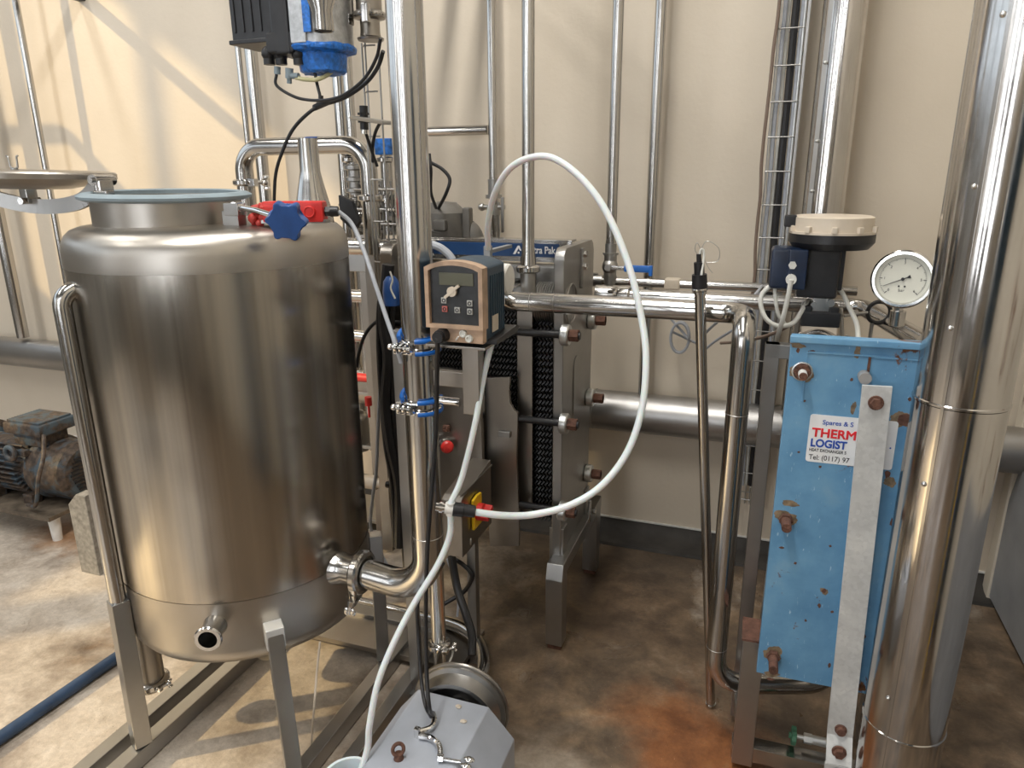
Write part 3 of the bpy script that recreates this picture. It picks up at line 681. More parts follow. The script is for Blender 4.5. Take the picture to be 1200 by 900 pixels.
bp_=P(408,912,Z=.20); m=MB(); m.lathe([(0,0),(.055,.0),(.060,.196),(.064,.196),(.064,.20),(.057,.20),(.052,.006),(0,.006)],(bp_.x,bp_.y,.002),ZV,n=40)
tag(m.build('plastic_tub',M['hose']),'white plastic tub at the bottom edge holding the hose end','tub')

# ================================================================= TETRA PAK EXCHANGER
EX=-.572
te=thing('plate_exchanger','grey steel plate heat exchanger with blue lettered top beam, behind the controller','heat exchanger',(-.9,2.27,0))
ez1=1.345; ez0=.36
def rr(w0,w1,z0,z1,r,n=6):
    pts=[(w0,z0),(w1,z0)]
    for k in range(n+1):
        a=math.pi/2*k/n; pts.append((w1-r+r*math.cos(a),z1-r+r*math.sin(a)))
    for k in range(n+1):
        a=math.pi/2+math.pi/2*k/n; pts.append((w0+r+r*math.cos(a),z1-r+r*math.sin(a)))
    return pts
m=MB(); m.prism(rr(2.07,2.45,.30,ez1,.035),(EX-.032,0,0),YV,ZV,XV*.032,.004); ep=m.build('end_plate',M['steel_dull'],te)
m=MB(); m.prism(rr(2.20,2.26,.72,.98,.03),(EX,0,0),YV,ZV,XV*.004,.001); m.build('cover_strip',M['steel_dull'],ep); m=MB(); m.box((EX+.003,2.28,1.265),(.012,.03,.13),bev=.003); m.build('bolt_strip',M['steel_dull'],ep)
m=MB(); m.hexn((EX,2.28,1.31),(EX+.018,2.28,1.31),.012); m.hexn((EX,2.28,1.27),(EX+.018,2.28,1.27),.012); m.build('bolt',M['chrome'],ep)
m=MB(); m.prism(rr(2.07,2.45,.30,ez1,.035),(-1.20,0,0),YV,ZV,XV*.045,.004); m.build('head_plate',M['steel_brown'],te)
# top beam
bmz=P(600,293,Y=2.20).z
m=MB(); m.box((-.90,2.22,bmz),(.62,.012,.055),bev=.001); m.box((-.90,2.25,bmz+.030),(.62,.06,.006),bev=.001); m.box((-.90,2.25,bmz-.032),(.62,.07,.012),bev=.001); bmo=m.build('top_beam',M['steel'],te)
# behind-beam underside block
m=MB(); m.box((-.90,2.20,bmz-.075),(.56,.10,.06),bev=.004); m.build('carrying_bar',M['steel_dull'],te)
bl=P(532,293,Y=2.212).x; br=P(655,293,Y=2.212).x
m=MB(); m.box(((bl-.08+br)/2,2.2125,bmz),(br-bl+.08,.003,.042)); lb=plabel(m.build('name_plate',M['label_blue'],bmo),'dark blue plate with white lettering')
def text(s,loc,size,mat,parent,rx=math.pi/2,rz=0,name='lettering',bold=0,sx=1,align='LEFT',ex=.0006):
    cu=bpy.data.curves.new(name,'FONT'); cu.body=s; cu.size=size; cu.extrude=ex; cu.bevel_depth=bold; cu.align_x=align; cu.align_y='CENTER'
    cu.materials.append(mat); o=bpy.data.objects.new(name,cu); C.objects.link(o)
    rl=V((0,0,0)); p=parent
    while p is not None: rl+=p.location; p=p.parent
    o.parent=parent; o.location=V(loc)-rl; o.rotation_euler=(rx,0,rz); o.scale=(sx,1,1); return o
tx=P(601,294,Y=2.21)
# triangle mark
m=MB(); s_=.032; a=V((tx.x,2.2105,bmz-.014))
m.prism([(0,0),(s_*.28,0),(s_*.62,s_*.62),(s_*.75,s_*.36),(s_*.92,s_*.36),(s_*.72,s_*.86),(s_*.52,s_*.86)],a,XV,ZV,YV*-.0008)
m.cyl(a+V((s_*.62,0,s_*.16)),a+V((s_*.62,-.001,s_*.16)),s_*.11,n=20); m.cyl(a+V((s_*.98,0,s_*.07)),a+V((s_*.98,-.001,s_*.07)),s_*.05,n=12); m.build('logo_mark',M['white_ink'],lb)
tr=P(651,294,Y=2.21).x; w_t=tr-tx.x-s_*1.2
t=text('Tetra Pak',(tx.x+s_*1.35,2.2105,bmz),.032,M['white_ink'],lb,bold=.0006); bpy.context.view_layer.update(); tx2=P(616,294,Y=2.21).x; t.location.x+=tx2-(tx.x+s_*1.35); t.scale=((tr-tx2)/max(.01,t.dimensions.x),1,1); TETRA=t; TETRA_W=tr-(tx.x+s_*1.35)
# plate pack: many thin plates with waved front edges
def packblock(z0,z1,nm):
    m=MB(); n=44; xa,xb=-1.15,EX-.034; w=(xb-xa)/n
    rows=int((z1-z0)/.011); 
    for i in range(n):
        x=xa+w*(i+.5); vs=[];fs=[]
        for j in range(rows+1):
            z=z0+(z1-z0)*j/rows; off=w*.30*(1 if j%2 else -1); y=2.115+(.004 if j%2 else 0)
            vs+=[(x-w*.30+off,y,z),(x+w*.30+off,y,z),(x+w*.30+off,y+.25,z),(x-w*.30+off,y+.25,z)]
        for j in range(rows):
            a=j*4
            fs+=[(a,a+1,a+5,a+4),(a+1,a+2,a+6,a+5),(a+3,a,a+4,a+7)]
        fs.append((0,1,2,3)); fs.append((rows*4,rows*4+1,rows*4+2,rows*4+3)); m.add(vs,fs)
    return m.build(nm,M['chevron'],te)
packblock(.42,1.19,'plate_pack')
m=MB()
for i in range(15):
    x=P(628,320,Y=2.10).x+i*.0075; m.torus((x,2.14,1.17),XV,.062,.003,28,6)
m.build('bellows',M['steel_dull'],te)
# clear front straps
xs_=(P(611,500,Y=2.09).x,)
m=MB(); 
strap=plabel(MB().box((P(615,500,Y=2.09).x,2.095,.80),(.052,.010,.72),bev=.002).build('front_strap',M['steel_brown'],te),'upright steel strap over the plate pack')
# wide splash sheet with curved cut
def q2(u,v,Y): p=P(u,v,Y=Y); return (p.x,p.z)
Ysh=2.03
poly=[q2(569,443,Ysh),q2(598,442,Ysh),q2(596,458,Ysh),q2(597,472,Ysh),q2(602,481,Ysh),q2(607,484,Ysh),q2(605,540,Ysh),q2(608,600,Ysh),q2(608,600,Ysh)][:-1]
poly+= [q2(608,640,Ysh),q2(574,640,Ysh),q2(570,560,Ysh),q2(565,505,Ysh),q2(568,482,Ysh)]
MB().prism(poly,(0,Ysh,0),XV,ZV,YV*.012,.001).build('side_guard',M['steel_brown'],te)
Yp=1.98
m=MB(); m.prism([q2(522,432,Yp),q2(560,440,Yp),q2(564,500,Yp),q2(566,575,Yp),q2(566,600,Yp),q2(508,600,Yp),q2(505,432,Yp)],(0,Yp,0),XV,ZV,YV*.02,.001)
m.build('front_panel',M['steel_brown'],te)
m=MB(); m.box((P(598,520,Y=2.02).x-.02,2.022,P(583,508,Y=2.02).z),(.04,.012,.02),bev=.002); m.build('latch',M['steel_dull'],te)
# tie bars with washers and nuts
for (u,v,Yb,b0) in ((668,393,2.045,-1.3),(668,497,2.045,-1.3),(668,600,2.045,-1.3)):
    z=P(u,v,X=EX,).z if False else P(u,v,Y=Yb).z
    m=MB(); m.cyl((-1.21,Yb,z),(EX+.06,Yb,z),.012,n=16); tb=plabel(m.build('tie_bar',M['black'] if False else M['steel_brown'],te),'threaded tie bar')
    tb.data.materials.clear(); tb.data.materials.append(M['black_pl'])
    m=MB(); m.lathe([(.012,0),(.030,0),(.033,.003),(.033,.022),(.030,.026),(.012,.026)],(EX+.001,Yb,z),XV,n=32); m.build('washer',M['zinc'],tb)
    m=MB(); m.hexn((EX+.027,Yb,z),(EX+.055,Yb,z),.019); m.build('nut',M['rust'],tb)
for v in (375,466,555):
    Yb=2.40; z=P(693,v,Y=Yb).z
    m=MB(); m.cyl((-1.21,Yb,z),(EX+.06,Yb,z),.012,n=16); tb=m.build('tie_bar',M['black_pl'],te)
    m=MB(); m.lathe([(.012,0),(.030,0),(.033,.003),(.033,.022),(.030,.026),(.012,.026)],(EX+.001,Yb,z),XV,n=32); m.build('washer',M['zinc'],tb)
    m=MB(); m.hexn((EX+.027,Yb,z),(EX+.06,Yb,z),.018); m.build('nut',M['rust'],tb)
# nozzle of plate toward right
# feet: rail plus two legs
rz=P(655,658,Y=2.04).z
m=MB(); m.box((EX+.0,2.30,rz-.02),(.055,.56,.05),bev=.004); rail=m.build('foot_rail',M['steel_dull'],te)
m=MB(); 
for yy in (2.03,2.54):
    m=MB(); m.prism([(-.028,.015),(.028,.015),(.028,rz-.05),(.018,rz+.004),(-.018,rz+.004),(-.034,rz-.05)],(EX+.028,yy,0),YV,ZV,XV*-.058,.003) ; lg=m.build('foot',M['steel_dull'],te)
    m=MB(); m.box((EX,yy,.008),(.045,.05,.016)); m.build('foot_pad',M['rust'],lg)
m=MB(); m.box((EX+.03,2.36,rz+.04),(.01,.02,.09),bev=.002); m.hexn((EX+.03,2.40,rz+.02),(EX+.045,2.40,rz+.02),.01); m.build('bolt',M['steel'],te)
for yy in (2.10,2.42): m=MB(); m.box((EX-.016,yy,.33),(.05,.05,.18),bev=.003); m.build('support_post',M['steel_dull'],te)
# rear-left post of exchanger frame
xp=P(452,540,Y=2.25).x
m=MB(); m.box((xp,2.25,.72),(.045,.05,1.20),bev=.003); m.build('rear_post',M['steel_brown'],te)
m=MB(); m.cyl((-1.2,2.10,.42),(EX-.2,2.10,.42),.022); m.build('guide_bar',M['black_pl'],te)
# hose clip on beam
c=P(572,295,Y=2.0); cl_=MB(); cl_.box(c,(.022,.022,.036),bev=.003); cl_.box(c+V((0,.1,-.0)),(.018,.18,.010)); cl_.box(c+V((0,0,-.05)),(.012,.008,.09),bev=.002)
tag(cl_.build('hose_clip',M['grey_paint']),'grey plastic clip holding the hose end on the blue beam','clip')

# ================================================================= LONG PRODUCT PIPE (level then down)
hz_=1.211; rp=P(857,560,Y=1.775); rp.z=0; zbp=zat(rp.x+.06,1.78,805)
pts=[V((P(600,345,Y=1.98).x,2.09,hz_+.012)),V((P(600,345,Y=1.98).x,1.90,hz_+.0)),V((rp.x-.004,1.90,hz_)),V((rp.x,1.775,hz_)),V((rp.x,1.775,zbp)),V((.275,1.88,zbp)),V((.275,1.90,.45))]
po=thing('product_pipe','long stainless pipe running level from the exchanger, then turning down to the floor','pipe',(rp.x,rp.y,.3))
path=fillet(pts,[.05,.06,.06,.085,.085],12)
MB().tube(path,.0275,32).build('tube',M['steel'],po)
m=MB()
for z in (.98,.30): m.lathe([(.0275,-.001),(.0284,0),(.0275,.001)],(rp.x,1.775,z),ZV,n=32)
for x in (-.62,-.55): m.lathe([(.0275,-.001),(.0284,0),(.0275,.001)],(x,1.90,hz_),XV,n=32)
m.lathe([(.030,.0),(.030,.05),(.036,.055),(.036,.06)],(pts[0].x,2.09,hz_+.012),YV*-1,n=28)
m.build('weld_seam',M['steel_dull'],po)
# rear level pipes to the pressure gauge
ly=2.42; lz=P(800,350,Y=ly).z; xg=P(1012,357,Y=ly).x
ro=thing('return_pipe','stainless pipe behind the long level pipe, ending in the angled gauge elbow','pipe',(-.2,ly,lz))
e2=P(1032,362,Y=2.38); e3=P(1085,405,D=1.75)
ptsr=[V((EX+.02,ly,lz)),V((xg,ly,lz)),P(1085,402,Y=1.98)]
MB().tube(fillet(ptsr,.06,10),.026,32).build('tube',M['steel'],ro)
m=MB(); m.lathe([(.026,0),(.034,0),(.034,.06),(.030,.075),(.026,.08)],(EX+.02,ly,lz),XV,n=32); m.lathe([(.030,0),(.036,0),(.036,.03),(.030,.035)],(EX+.105,ly,lz),XV,n=32); m.lathe([(.026,0),(.033,0),(.033,.014),(.026,.014)],(P(718,352,Y=ly).x+.02,ly,lz),XV,n=32); m.build('union',M['steel'],ro)
ty=2.62; tz=P(800,333,Y=ty).z
o=thing('thin_pipe','thin stainless wall pipe above the return pipe','pipe',(-.2,ty,tz))
MB().cyl((P(700,333,Y=ty).x,ty,tz),(P(1005,336,Y=ty).x,ty,tz),.016,n=24).build('tube',M['steel'],o)
m=MB(); x=P(697,330,Y=ty).x; m.cyl((x,ty,tz-.01),(x,ty,tz+.028),.012); m.cyl((x-.03,ty,tz),(x+.03,ty,tz),.022); m.build('elbow_fitting',M['steel_dull'],o)
m=MB(); x=P(788,335,Y=ty).x; m.box((x,ty,tz),(.055,.05,.04),bev=.006); plabel(m.build('cream_sleeve',M['cream_pl'],o),'cream plastic sleeve')
# big header pipe along wall foot
o=thing('header_pipe','wide dull grey pipe running level along the foot of the back wall','pipe',(-1.6,2.80,.51))
MB().cyl((XL+.05,2.80,.60),(XR,2.80,.615),.083,n=48).build('tube',M['bigpipe'],o)
m=MB()
for x in (-3.0,-.63,.3): m.torus((x,2.80,.612),YV.cross(ZV),.084,.002,48,6)
m.build('weld_seam',M['steel_dull'],o)

# ================================================================= CABLE TRAY right
tx_=0.0; ct=thing('cable_tray','tall wire cable tray on the back wall carrying grey and black cables','cable tray',(0,2.80,.3))
tl=P(914,100,Y=2.80).x; trr=P(940,100,Y=2.80).x
tl=P(907,100,Y=2.80).x; trr=P(935,100,Y=2.80).x
m=MB()
for x in (tl,trr): m.cyl((x,2.78,.25),(x,2.78,3.6),.0045,n=8)
for x in (tl+.03,trr-.03): m.cyl((x,2.85,.25),(x,2.85,3.6),.003,n=8)
m.build('side_wire',M['zinc'],ct)
for k in range(26):
    z=.30+k*.115
    m=MB(); m.tube([(tl-.004,2.778,z),(tl,2.85,z),(trr,2.85,z),(trr+.004,2.778,z)],.0026,8); m.cyl((tl-.004,2.776,z),(trr+.004,2.776,z),.0026,n=8); m.build('rung',M['steel_dull'],ct)
m=MB(); m.box((trr+.012,2.80,1.95),(.010,.06,3.2),bev=.002); m.build('side_rail',M['steel_dull'],ct)
def wall_cable(x,dx,r,mat,label,ztop=3.6,zbot=.35,yy=2.815,seed=0,wob=.006,tail=None):
    rn=random.Random(seed); pts=[]; n=26
    for i in range(n+1):
        z=ztop+(zbot-ztop)*i/n; pts.append(V((x+dx*i/n+rn.uniform(-wob,wob),yy,z)))
    if tail: pts+=tail
    return tag(MB().tube(smooth(pts,4),r,10).build('tray_cable',M[mat]),label,'cable','cables in the wall tray')
wall_cable(tl-.012,.0,.006,'cable_brown','wavy dark cable along the left edge of the wall cable tray',zbot=1.1,yy=2.765,seed=2,wob=.006)
wall_cable(tl+.013,.0,.008,'cable_grey','thick pale grey cable inside the wall cable tray, left of the black one',yy=2.80,seed=3,wob=.002)
wall_cable(tl+.028,.0,.006,'cable_white','slim white cable beside the thick pale grey one in the wall cable tray',yy=2.82,seed=4,wob=.002)
wall_cable(tl+.048,.0,.013,'black_pl','thick black cable in the middle of the wall cable tray',yy=2.812,seed=5,wob=.001)
wall_cable(tl+.072,.0,.009,'cable_grey','grey cable right of the black one in the wall cable tray',yy=2.812,seed=6,wob=.001)
# rear clad duct
dc=P(975,150,Y=2.74); o=thing('clad_duct','scuffed steel-clad duct on the back wall above the round actuator','duct',(dc.x,2.74,.69))
MB().cyl((dc.x,2.74,.69),(dc.x,2.74,3.6),.067,n=48).build('cladding',M['duct'],o)
m=MB(); m.box((dc.x-.045,2.74-.051,2.2),(.016,.006,2.8),bev=.001); m.build('seam_strip',M['steel_dull'],o)
for z in (1.5,1.66,1.9,2.15): MB().sph((dc.x-.045,2.74-.056,z),.006,n=8).build('rivet',M['zinc'],o)

# ================================================================= FOREGROUND DUCT
fd=V((.378,1.536,0)); FR=.082
fo=thing('insulated_duct','wide shiny steel-clad duct standing in the right foreground','duct',(fd.x,fd.y,0))
for a,b in ((0,.372),(.374,1.126),(1.128,3.6)):
    m=MB(); m.lathe([(0,a),(FR+.002,a),(FR+.002,a+.004),(FR,a+.006),(FR,b-.0),(0,b)],fd,ZV,n=72); m.build('cladding',M['duct'],fo)
m=MB(); sa=math.radians(238); sdv=V((math.cos(sa),math.sin(sa),0))
m.box(fd+sdv*FR+V((0,0,1.8)),(.003,.006,3.6),rot=sa); m.build('seam_strip',M['steel'],fo)
for z in (.47,.97,1.28,1.53,1.80): 
    sp=fd+V((math.cos(sa-.12),math.sin(sa-.12),0))*FR; MB().sph((sp.x,sp.y,z),.0055,n=10).build('rivet',M['chrome'],fo)

# ================================================================= BLUE EXCHANGER
B0=P(928,393,D=1.50); zt_=B0.z; B1=P(1083,402,Z=zt_)
bd=V((B1.x-B0.x,B1.y-B0.y,0)); bw=bd.length; bd.normalize(); bn=V((bd.y,-bd.x,0))  # toward camera
zb=P(893,788,D=1.50).z
be=thing('blue_exchanger','chipped sky-blue plate heat exchanger with white sticker and galvanised front bar','heat exchanger',(B0.x+bd.x*bw/2,B0.y+bd.y*bw/2,zb))
def bpnt(a,z,o=0): return V((B0.x,B0.y,0))+bd*a+bn*o+V((0,0,z))
bang=math.atan2(bd.y,bd.x)
def bbox(m,a,z,o,w,d,h,bev=0): m.box(bpnt(a,z,o),(w,d,h),rot=bang,bev=bev)
m=MB(); bbox(m,bw/2,(zt_+zb)/2,-.012,bw,.024,zt_-zb,.002); fpl=m.build('front_plate',M['blue_paint'],be)
m=MB(); bbox(m,bw/2,zt_-.006,.006,bw+.006,.016,.014,.002); bbox(m,.105+bw/4-.055,zt_-.034,.002,bw*.60,.004,.004,.001); bbox(m,bw*.82,zt_-.036,.002,bw*.33,.004,.004,.001); bbox(m,.035,zt_-.09,.001,.003,.003,.11); m.build('edge_lip',M['blue_paint'],be)
m=MB(); bbox(m,bw*.62,zt_-.062,.0015,.005,.003,.055); m.build('crack',M['rust'],be)
m=MB(); bbox(m,bw/2+.01,(zt_+zb)/2-.05,-.10,bw-.06,.14,(zt_-zb)-.14,.004); bbox(m,bw/2+.01,(zt_+zb)/2-.05,-.18,bw-.04,.02,zt_-zb-.14,.003); m.build('plate_pack',M['steel_dull'],be)
# pins
def pin(u,v,L,rad,mats,parent=be,head=.016):
    p=None
    # intersect ray with plate plane
    r=V(ray(u,v)[:3]); o=V((0,0,H)); t=((bpnt(0,0)-o).dot(bn))/(r.dot(bn)); p=o+r*t
    m=MB(); m.hexn(p,p+bn*.012,head); m.cyl(p,p+bn*L,rad,n=16); po_=m.build('stud',M[mats],parent)
    return po_,p
s1,p1=pin(940,435,.05,.0085,'rust',head=.018)
m=MB(); m.cyl(p1+bn*.018,p1+bn*.044,.0092,n=16); plabel(m.build('sleeve',M['white_pl'],s1),'white sleeve on the stud'); m=MB(); m.torus(p1+bn*.001,bn,.019,.003,24,8); m.build('washer',M['zinc'],s1)
pin(921,608,.05,.011,'rust'); pin(906,768,.06,.011,'rust')
s4,p4=pin(1012,440,.028,.0125,'pvcgrey',head=.002)
# dark holes/boss under lip
def onplate(u,v,off=0):
    r=V(ray(u,v)[:3]); o=V((0,0,H)); t=((bpnt(0,0,off)-o).dot(bn))/(r.dot(bn)); return o+r*t
# rust patches as thin scabs with own shape
def scab(u,v,sx_,sz_,n=10,seed=1,mat='rust',nm='rust_scab',off=.0006):
    rn=random.Random(seed); c=onplate(u,v,off); poly=[]
    for i in range(n):
        a=2*math.pi*i/n; r=(rn.uniform(.6,1.1) if mat=='rust' else 1+.16*math.sin(2*a+seed)+.10*math.sin(3*a+2*seed)+.06*math.sin(7*a+seed)+rn.uniform(-.08,.08)); poly.append((math.cos(a)*sx_*r,math.sin(a)*sz_*r))
    m=MB(); m.prism(poly,c,bd,ZV,bn*-.0012); return m.build(nm,M[mat],fpl)
for i,(u,v,a,b) in enumerate([(1060,492,.016,.018),(943,470,.003,.003),(961,547,.003,.004),(1040,556,.008,.010),(966,692,.006,.007),(960,710,.004,.006),(975,717,.004,.004),(973,640,.004,.004),(932,660,.004,.004),(1045,612,.004,.012),(1012,746,.006,.008),(1066,468,.004,.005),(951,412,.009,.004),(935,411,.005,.006),(998,445,.004,.004),(944,727,.003,.004),(972,780,.004,.009),(936,530,.003,.003),(1002,525,.002,.003),(916,642,.006,.004),(903,796,.01,.004)]): scab(u,v,a,b,seed=i)
for i,(u,v,a,b) in enumerate([(940,437,.026,.024),(921,607,.030,.020),(926,590,.024,.008),(906,766,.028,.022),(904,790,.020,.010),(1056,492,.024,.024),(1043,565,.012,.016),(966,693,.010,.010),(935,405,.020,.006),(1005,412,.008,.016),(1000,478,.006,.016)]): scab(u,v,a*.85,b*.85,36,seed=40+i,mat='rust_stain',nm='rust_stain',off=.0002)
# sticker
sc0=onplate(950,485,.0005); sc1=onplate(1053,497,.0005); sc2=onplate(943,540,.0005)
la=(sc0-bpnt(0,0)).dot(bd); lb_=(sc1-bpnt(0,0)).dot(bd); lzt=sc0.z; lzb=onplate(1040,555,.0005).z
lzb=sc2.z; 
m=MB(); pts_=[]; 
for (cx_,cz_,a0) in ((lb_-.006,lzt-.006,0),(la+.006,lzt-.006,90),(la+.006,lzb+.006,180),(lb_-.006,lzb+.006,270)):
    for k in range(5): a=math.radians(a0+22.5*k); pts_.append((cx_+.006*math.cos(a),cz_+.006*math.sin(a)))
m.prism(pts_,V((B0.x,B0.y,0))+bn*.0012,bd,ZV,bn*-.001); stk=plabel(m.build('sticker',M['white_ink'],fpl),'white sticker with red and blue lettering')
hst=lzt-lzb
def stx(s,fa,fz,size,mat,bold=0,sx=1):
    pos=bpnt(la,0,.0014)+bd*fa; pos.z=lzb+hst*fz
    t=text(s,pos,size,M[mat],stk,rz=bang,bold=bold,sx=sx,ex=.0002); return t
stx('Spares & S',.026,.85,.0145,'blue_ink',.0002,1.0)
stx('THERM',.007,.62,.028,'red_ink',.0009,1.0)
stx('LOGIST',.006,.40,.025,'blue_ink',.0009,.88)
stx('HEAT EXCHANGER S',.005,.255,.0098,'black_ink',.0002,.82)
stx('Tel: (0117) 97',.006,.10,.0165,'black_ink',.0001,.88)
stx('.',lb_-la-.012,.52,.03,'blue_ink')
# galvanised bar
gt=P(1023,452,D=1.42); gb=P(976,902,D=1.42); gt=onplate(1023,452,.05)
gbz=.10
bx0=onplate(1028,452,.05); 
g0=V((bx0.x,bx0.y,bx0.z)); bl2=onplate(982,880,.05)
wbar=.056
m=MB()
cpts=[g0+V((0,0,0)),V((bl2.x,bl2.y,bl2.z))]
zk=P(990,850,D=1.42).z
dirv=(cpts[1]-cpts[0]); kk=cpts[0]+dirv*((cpts[0].z-zk)/(cpts[0].z-cpts[1].z))
m.bar(cpts[0],kk,wbar,.008,bn,.0008)
m.bar(kk,kk+V((dirv.x*.05,dirv.y*.05,0))+bn*.03+V((0,0,-.06)),wbar,.008,bn,.0008)
end=kk+bn*.03+V((0,0,-.06)); m.bar(end,V((end.x,end.y,.03)),wbar,.008,bn,.0008)
gbar=plabel(m.build('front_bar',M['galv'],be),'pale galvanised flat bar bolted across the front')
dn_=dirv.normalized()
def bolt(p,r=.012,par=None,n=6):
    m=MB(); m.cyl(p,p+bn*.005,r*1.2,n=20); m.cyl(p,p+bn*.014,r,r*.9,n=n); return m.build('bolt',M['rust'],par or gbar)
bolt(g0+dn_*.035*(1)+bn*.004,.0125); bolt(kk-dn_*.02+bn*.004,.011,n=16)
bolt(kk+V((0,0,-.03))+bn*.02,.0135); bolt(V((end.x,end.y,end.z-.02))+bn*.006,.0135)
# stand of square tube
sf=thing('exchanger_stand','grey square-tube stand left of and under the blue exchanger','stand',(.05,1.75,0))
fp_t=P(903,405,D=1.72); fx_,fy_=.035,1.835
def sbar(a,b,w=.036,nm='post',mat='steel_dull',h=None):
    m=MB(); m.bar(a,b,w,h or w,bd if abs(V(b-a).normalized().z)>.5 else ZV,.002); return m.build(nm,M[mat],sf)
zt2=P(905,410,D=1.75).z
pA=V((P(905,410,D=1.75).x,P(905,410,D=1.75).y,zt2)); 
lowz=P(884,745,D=1.60).z
sbar(V((pA.x,pA.y,.02)),V((pA.x,pA.y,zt2+.018)),.036)
sbar(pA-bd*.018,pA+bd*.34,.036,'top_rail')
sbar(pA+bd*.34,V((pA.x+bd.x*.34,pA.y+bd.y*.34,.02)),.036)
pf=P(884,742,D=1.58); ptop=V((pf.x,pf.y,pf.z))
sbar(V((pf.x,pf.y,.02)),ptop,.052)
m=MB(); m.box(ptop+V((.0,.01,.002)),(.06,.10,.006),rot=bang); m.build('cap',M['rust'],sf)
zl=P(880,882,D=1.55).z
sbar(V((pf.x,pf.y,zl-.01))-bd*.03,V((pf.x,pf.y,zl-.01))+bd*.42,.045,'lower_rail','steel')
sbar(V((pf.x,pf.y,zl-.01))+bd*.42,V((pf.x+bd.x*.42,pf.y+bd.y*.42,.02)),.045)
sbar(V((pf.x,pf.y,.10)),V((pA.x,pA.y,.10)),.036,'side_rail')
sbar(V((pf.x,pf.y,.02+.30))+bd*.03-bn*.12,V((pf.x,pf.y,.32))+bd*.36-bn*.12,.03,'shelf_rail','steel_brown')
# inner slanted angle seen beside the post
m=MB(); m.bar(P(912,610,D=1.78),P(896,735,D=1.72),.012,.03,bd,.001); m.build('brace',M['steel_brown'],sf)
# green hand valve
gv=P(930,862,D=1.56); o=thing('drain_valve','small green-handled drain valve low behind the galvanised bar','valve',gv)
m=MB(); u_,w_,_=basis(bd); poly=[]
for i in range(48):
    a=2*math.pi*i/48; r=.022+.003*math.cos(6*a); poly.append((r*math.cos(a),r*math.sin(a)))
m.prism(poly,gv-bd*.006,u_,w_,bd*.012,.002); m.cyl(gv-bd*.012,gv+bd*.008,.008); m.build('hand_wheel',M['green'],o)
m=MB(); m.cyl(gv,gv+bd*.09,.006); m.hexn(gv+bd*.025,gv+bd*.045,.014); m.cyl(gv+bd*.045,gv+bd*.10,.012); m.build('stem',M['zinc'],o)

# ================================================================= ACTUATOR VALVE behind blue plate
ay=2.02
ac=P(975,270,Y=ay); o=thing('actuated_valve','pneumatic valve with cream and black round cap above the blue exchanger','valve',(ac.x,ac.y,P(965,400,Y=ay).z))
def az_(v): return P(960,v,Y=ay).z
z1,z2,z3=az_(254),az_(270),az_(290)
RC=.102
m=MB(); m.lathe([(0,z1+.004),(RC-.014,z1+.004),(RC-.006,z1),(RC-.006,z2),(RC,z2),(RC,z2-.006),(0,z2-.006)],(ac.x,ac.y,0),ZV,n=56)
for k in range(10):
    a=2*math.pi*k/10+.3; m.box((ac.x+math.cos(a)*(RC-.004),ac.y+math.sin(a)*(RC-.004),z2+.006),(.016,.014,.016),rot=a,bev=.002)
m.build('cap',M['cream_pl'],o)
m=MB(); m.lathe([(0,z2-.006),(RC+.001,z2-.006),(RC+.001,z3+.016),(RC-.012,z3),(.05,z3-.004),(0,z3-.004)],(ac.x,ac.y,0),ZV,n=56); m.box((ac.x-RC+.0,ac.y-.02,z1-.01),(.03,.03,.03),bev=.004); m.build('lower_cap',M['black_pl'],o)
bc=P(958,320,Y=ay); z4=az_(347)
m=MB(); m.box((bc.x,ay,(z3+z4)/2),(.098,.095,z3-z4),bev=.008); m.box((bc.x+.045,ay,(z3+z4)/2+.01),(.03,.06,z3-z4-.02),bev=.004); m.build('body',M['black_pl'],o)
nb_=P(924,313,Y=ay-.03)
m=MB(); m.box((nb_.x-.008,ay-.03,nb_.z),(.075,.09,.105),bev=.010); m.box((nb_.x+.02,ay-.045,nb_.z),(.045,.09,.10),bev=.004); pb=plabel(m.build('positioner',M['navy_box'],o),'glossy navy blue side box')
m=MB(); gc=P(927,327,Y=ay-.09); m.cyl(gc,gc-YV*.014,.013,n=16); m.cyl(gc+V((0,0,.035)),gc+V((0,-.01,.035)),.010,n=6); m.build('cable_gland',M['cable_white'],pb)
z5=az_(365); z6=az_(373); z7=az_(388); hx=P(962,360,Y=ay).x
m=MB(); m.box((hx,ay,(z4+z5)/2),(.045,.04,z4-z5+.01),bev=.004); m.hexn((hx-.02,ay-.03,(z4+z5)/2),(hx-.02,ay+.02,(z4+z5)/2),.008); m.cyl((hx+.02,ay-.035,z4-.012),(hx+.02,ay,z4-.012),.010); m.build('yoke',M['steel_dull'],o)
m=MB(); m.box((hx,ay,(z5+z6)/2-.006),(.095,.075,z5-z6+.022),bev=.004); m.box((hx-.035,ay,z5+.004),(.024,.07,.03),bev=.003); m.box((hx+.03,ay,z5+.004),(.024,.07,.03),bev=.003); m.build('collar',M['black_pl'],o)
m=MB(); m.box((hx,ay,(z6+z7)/2-.01),(.088,.07,z6-z7+.01),bev=.004); m.build('spacer_block',M['cream_pl'],o)
m=MB(); cc_=V((hx,ay-.02,z7-.055)); m.lathe([(.064,-.03),(.068,-.02),(.068,.02),(.064,.03),(.058,.032),(0,.032)],cc_,YV*-1,n=48); m.torus(cc_-YV*.032,YV,.06,.004,48,8); m.build('valve_disc_housing',M['steel'],o)
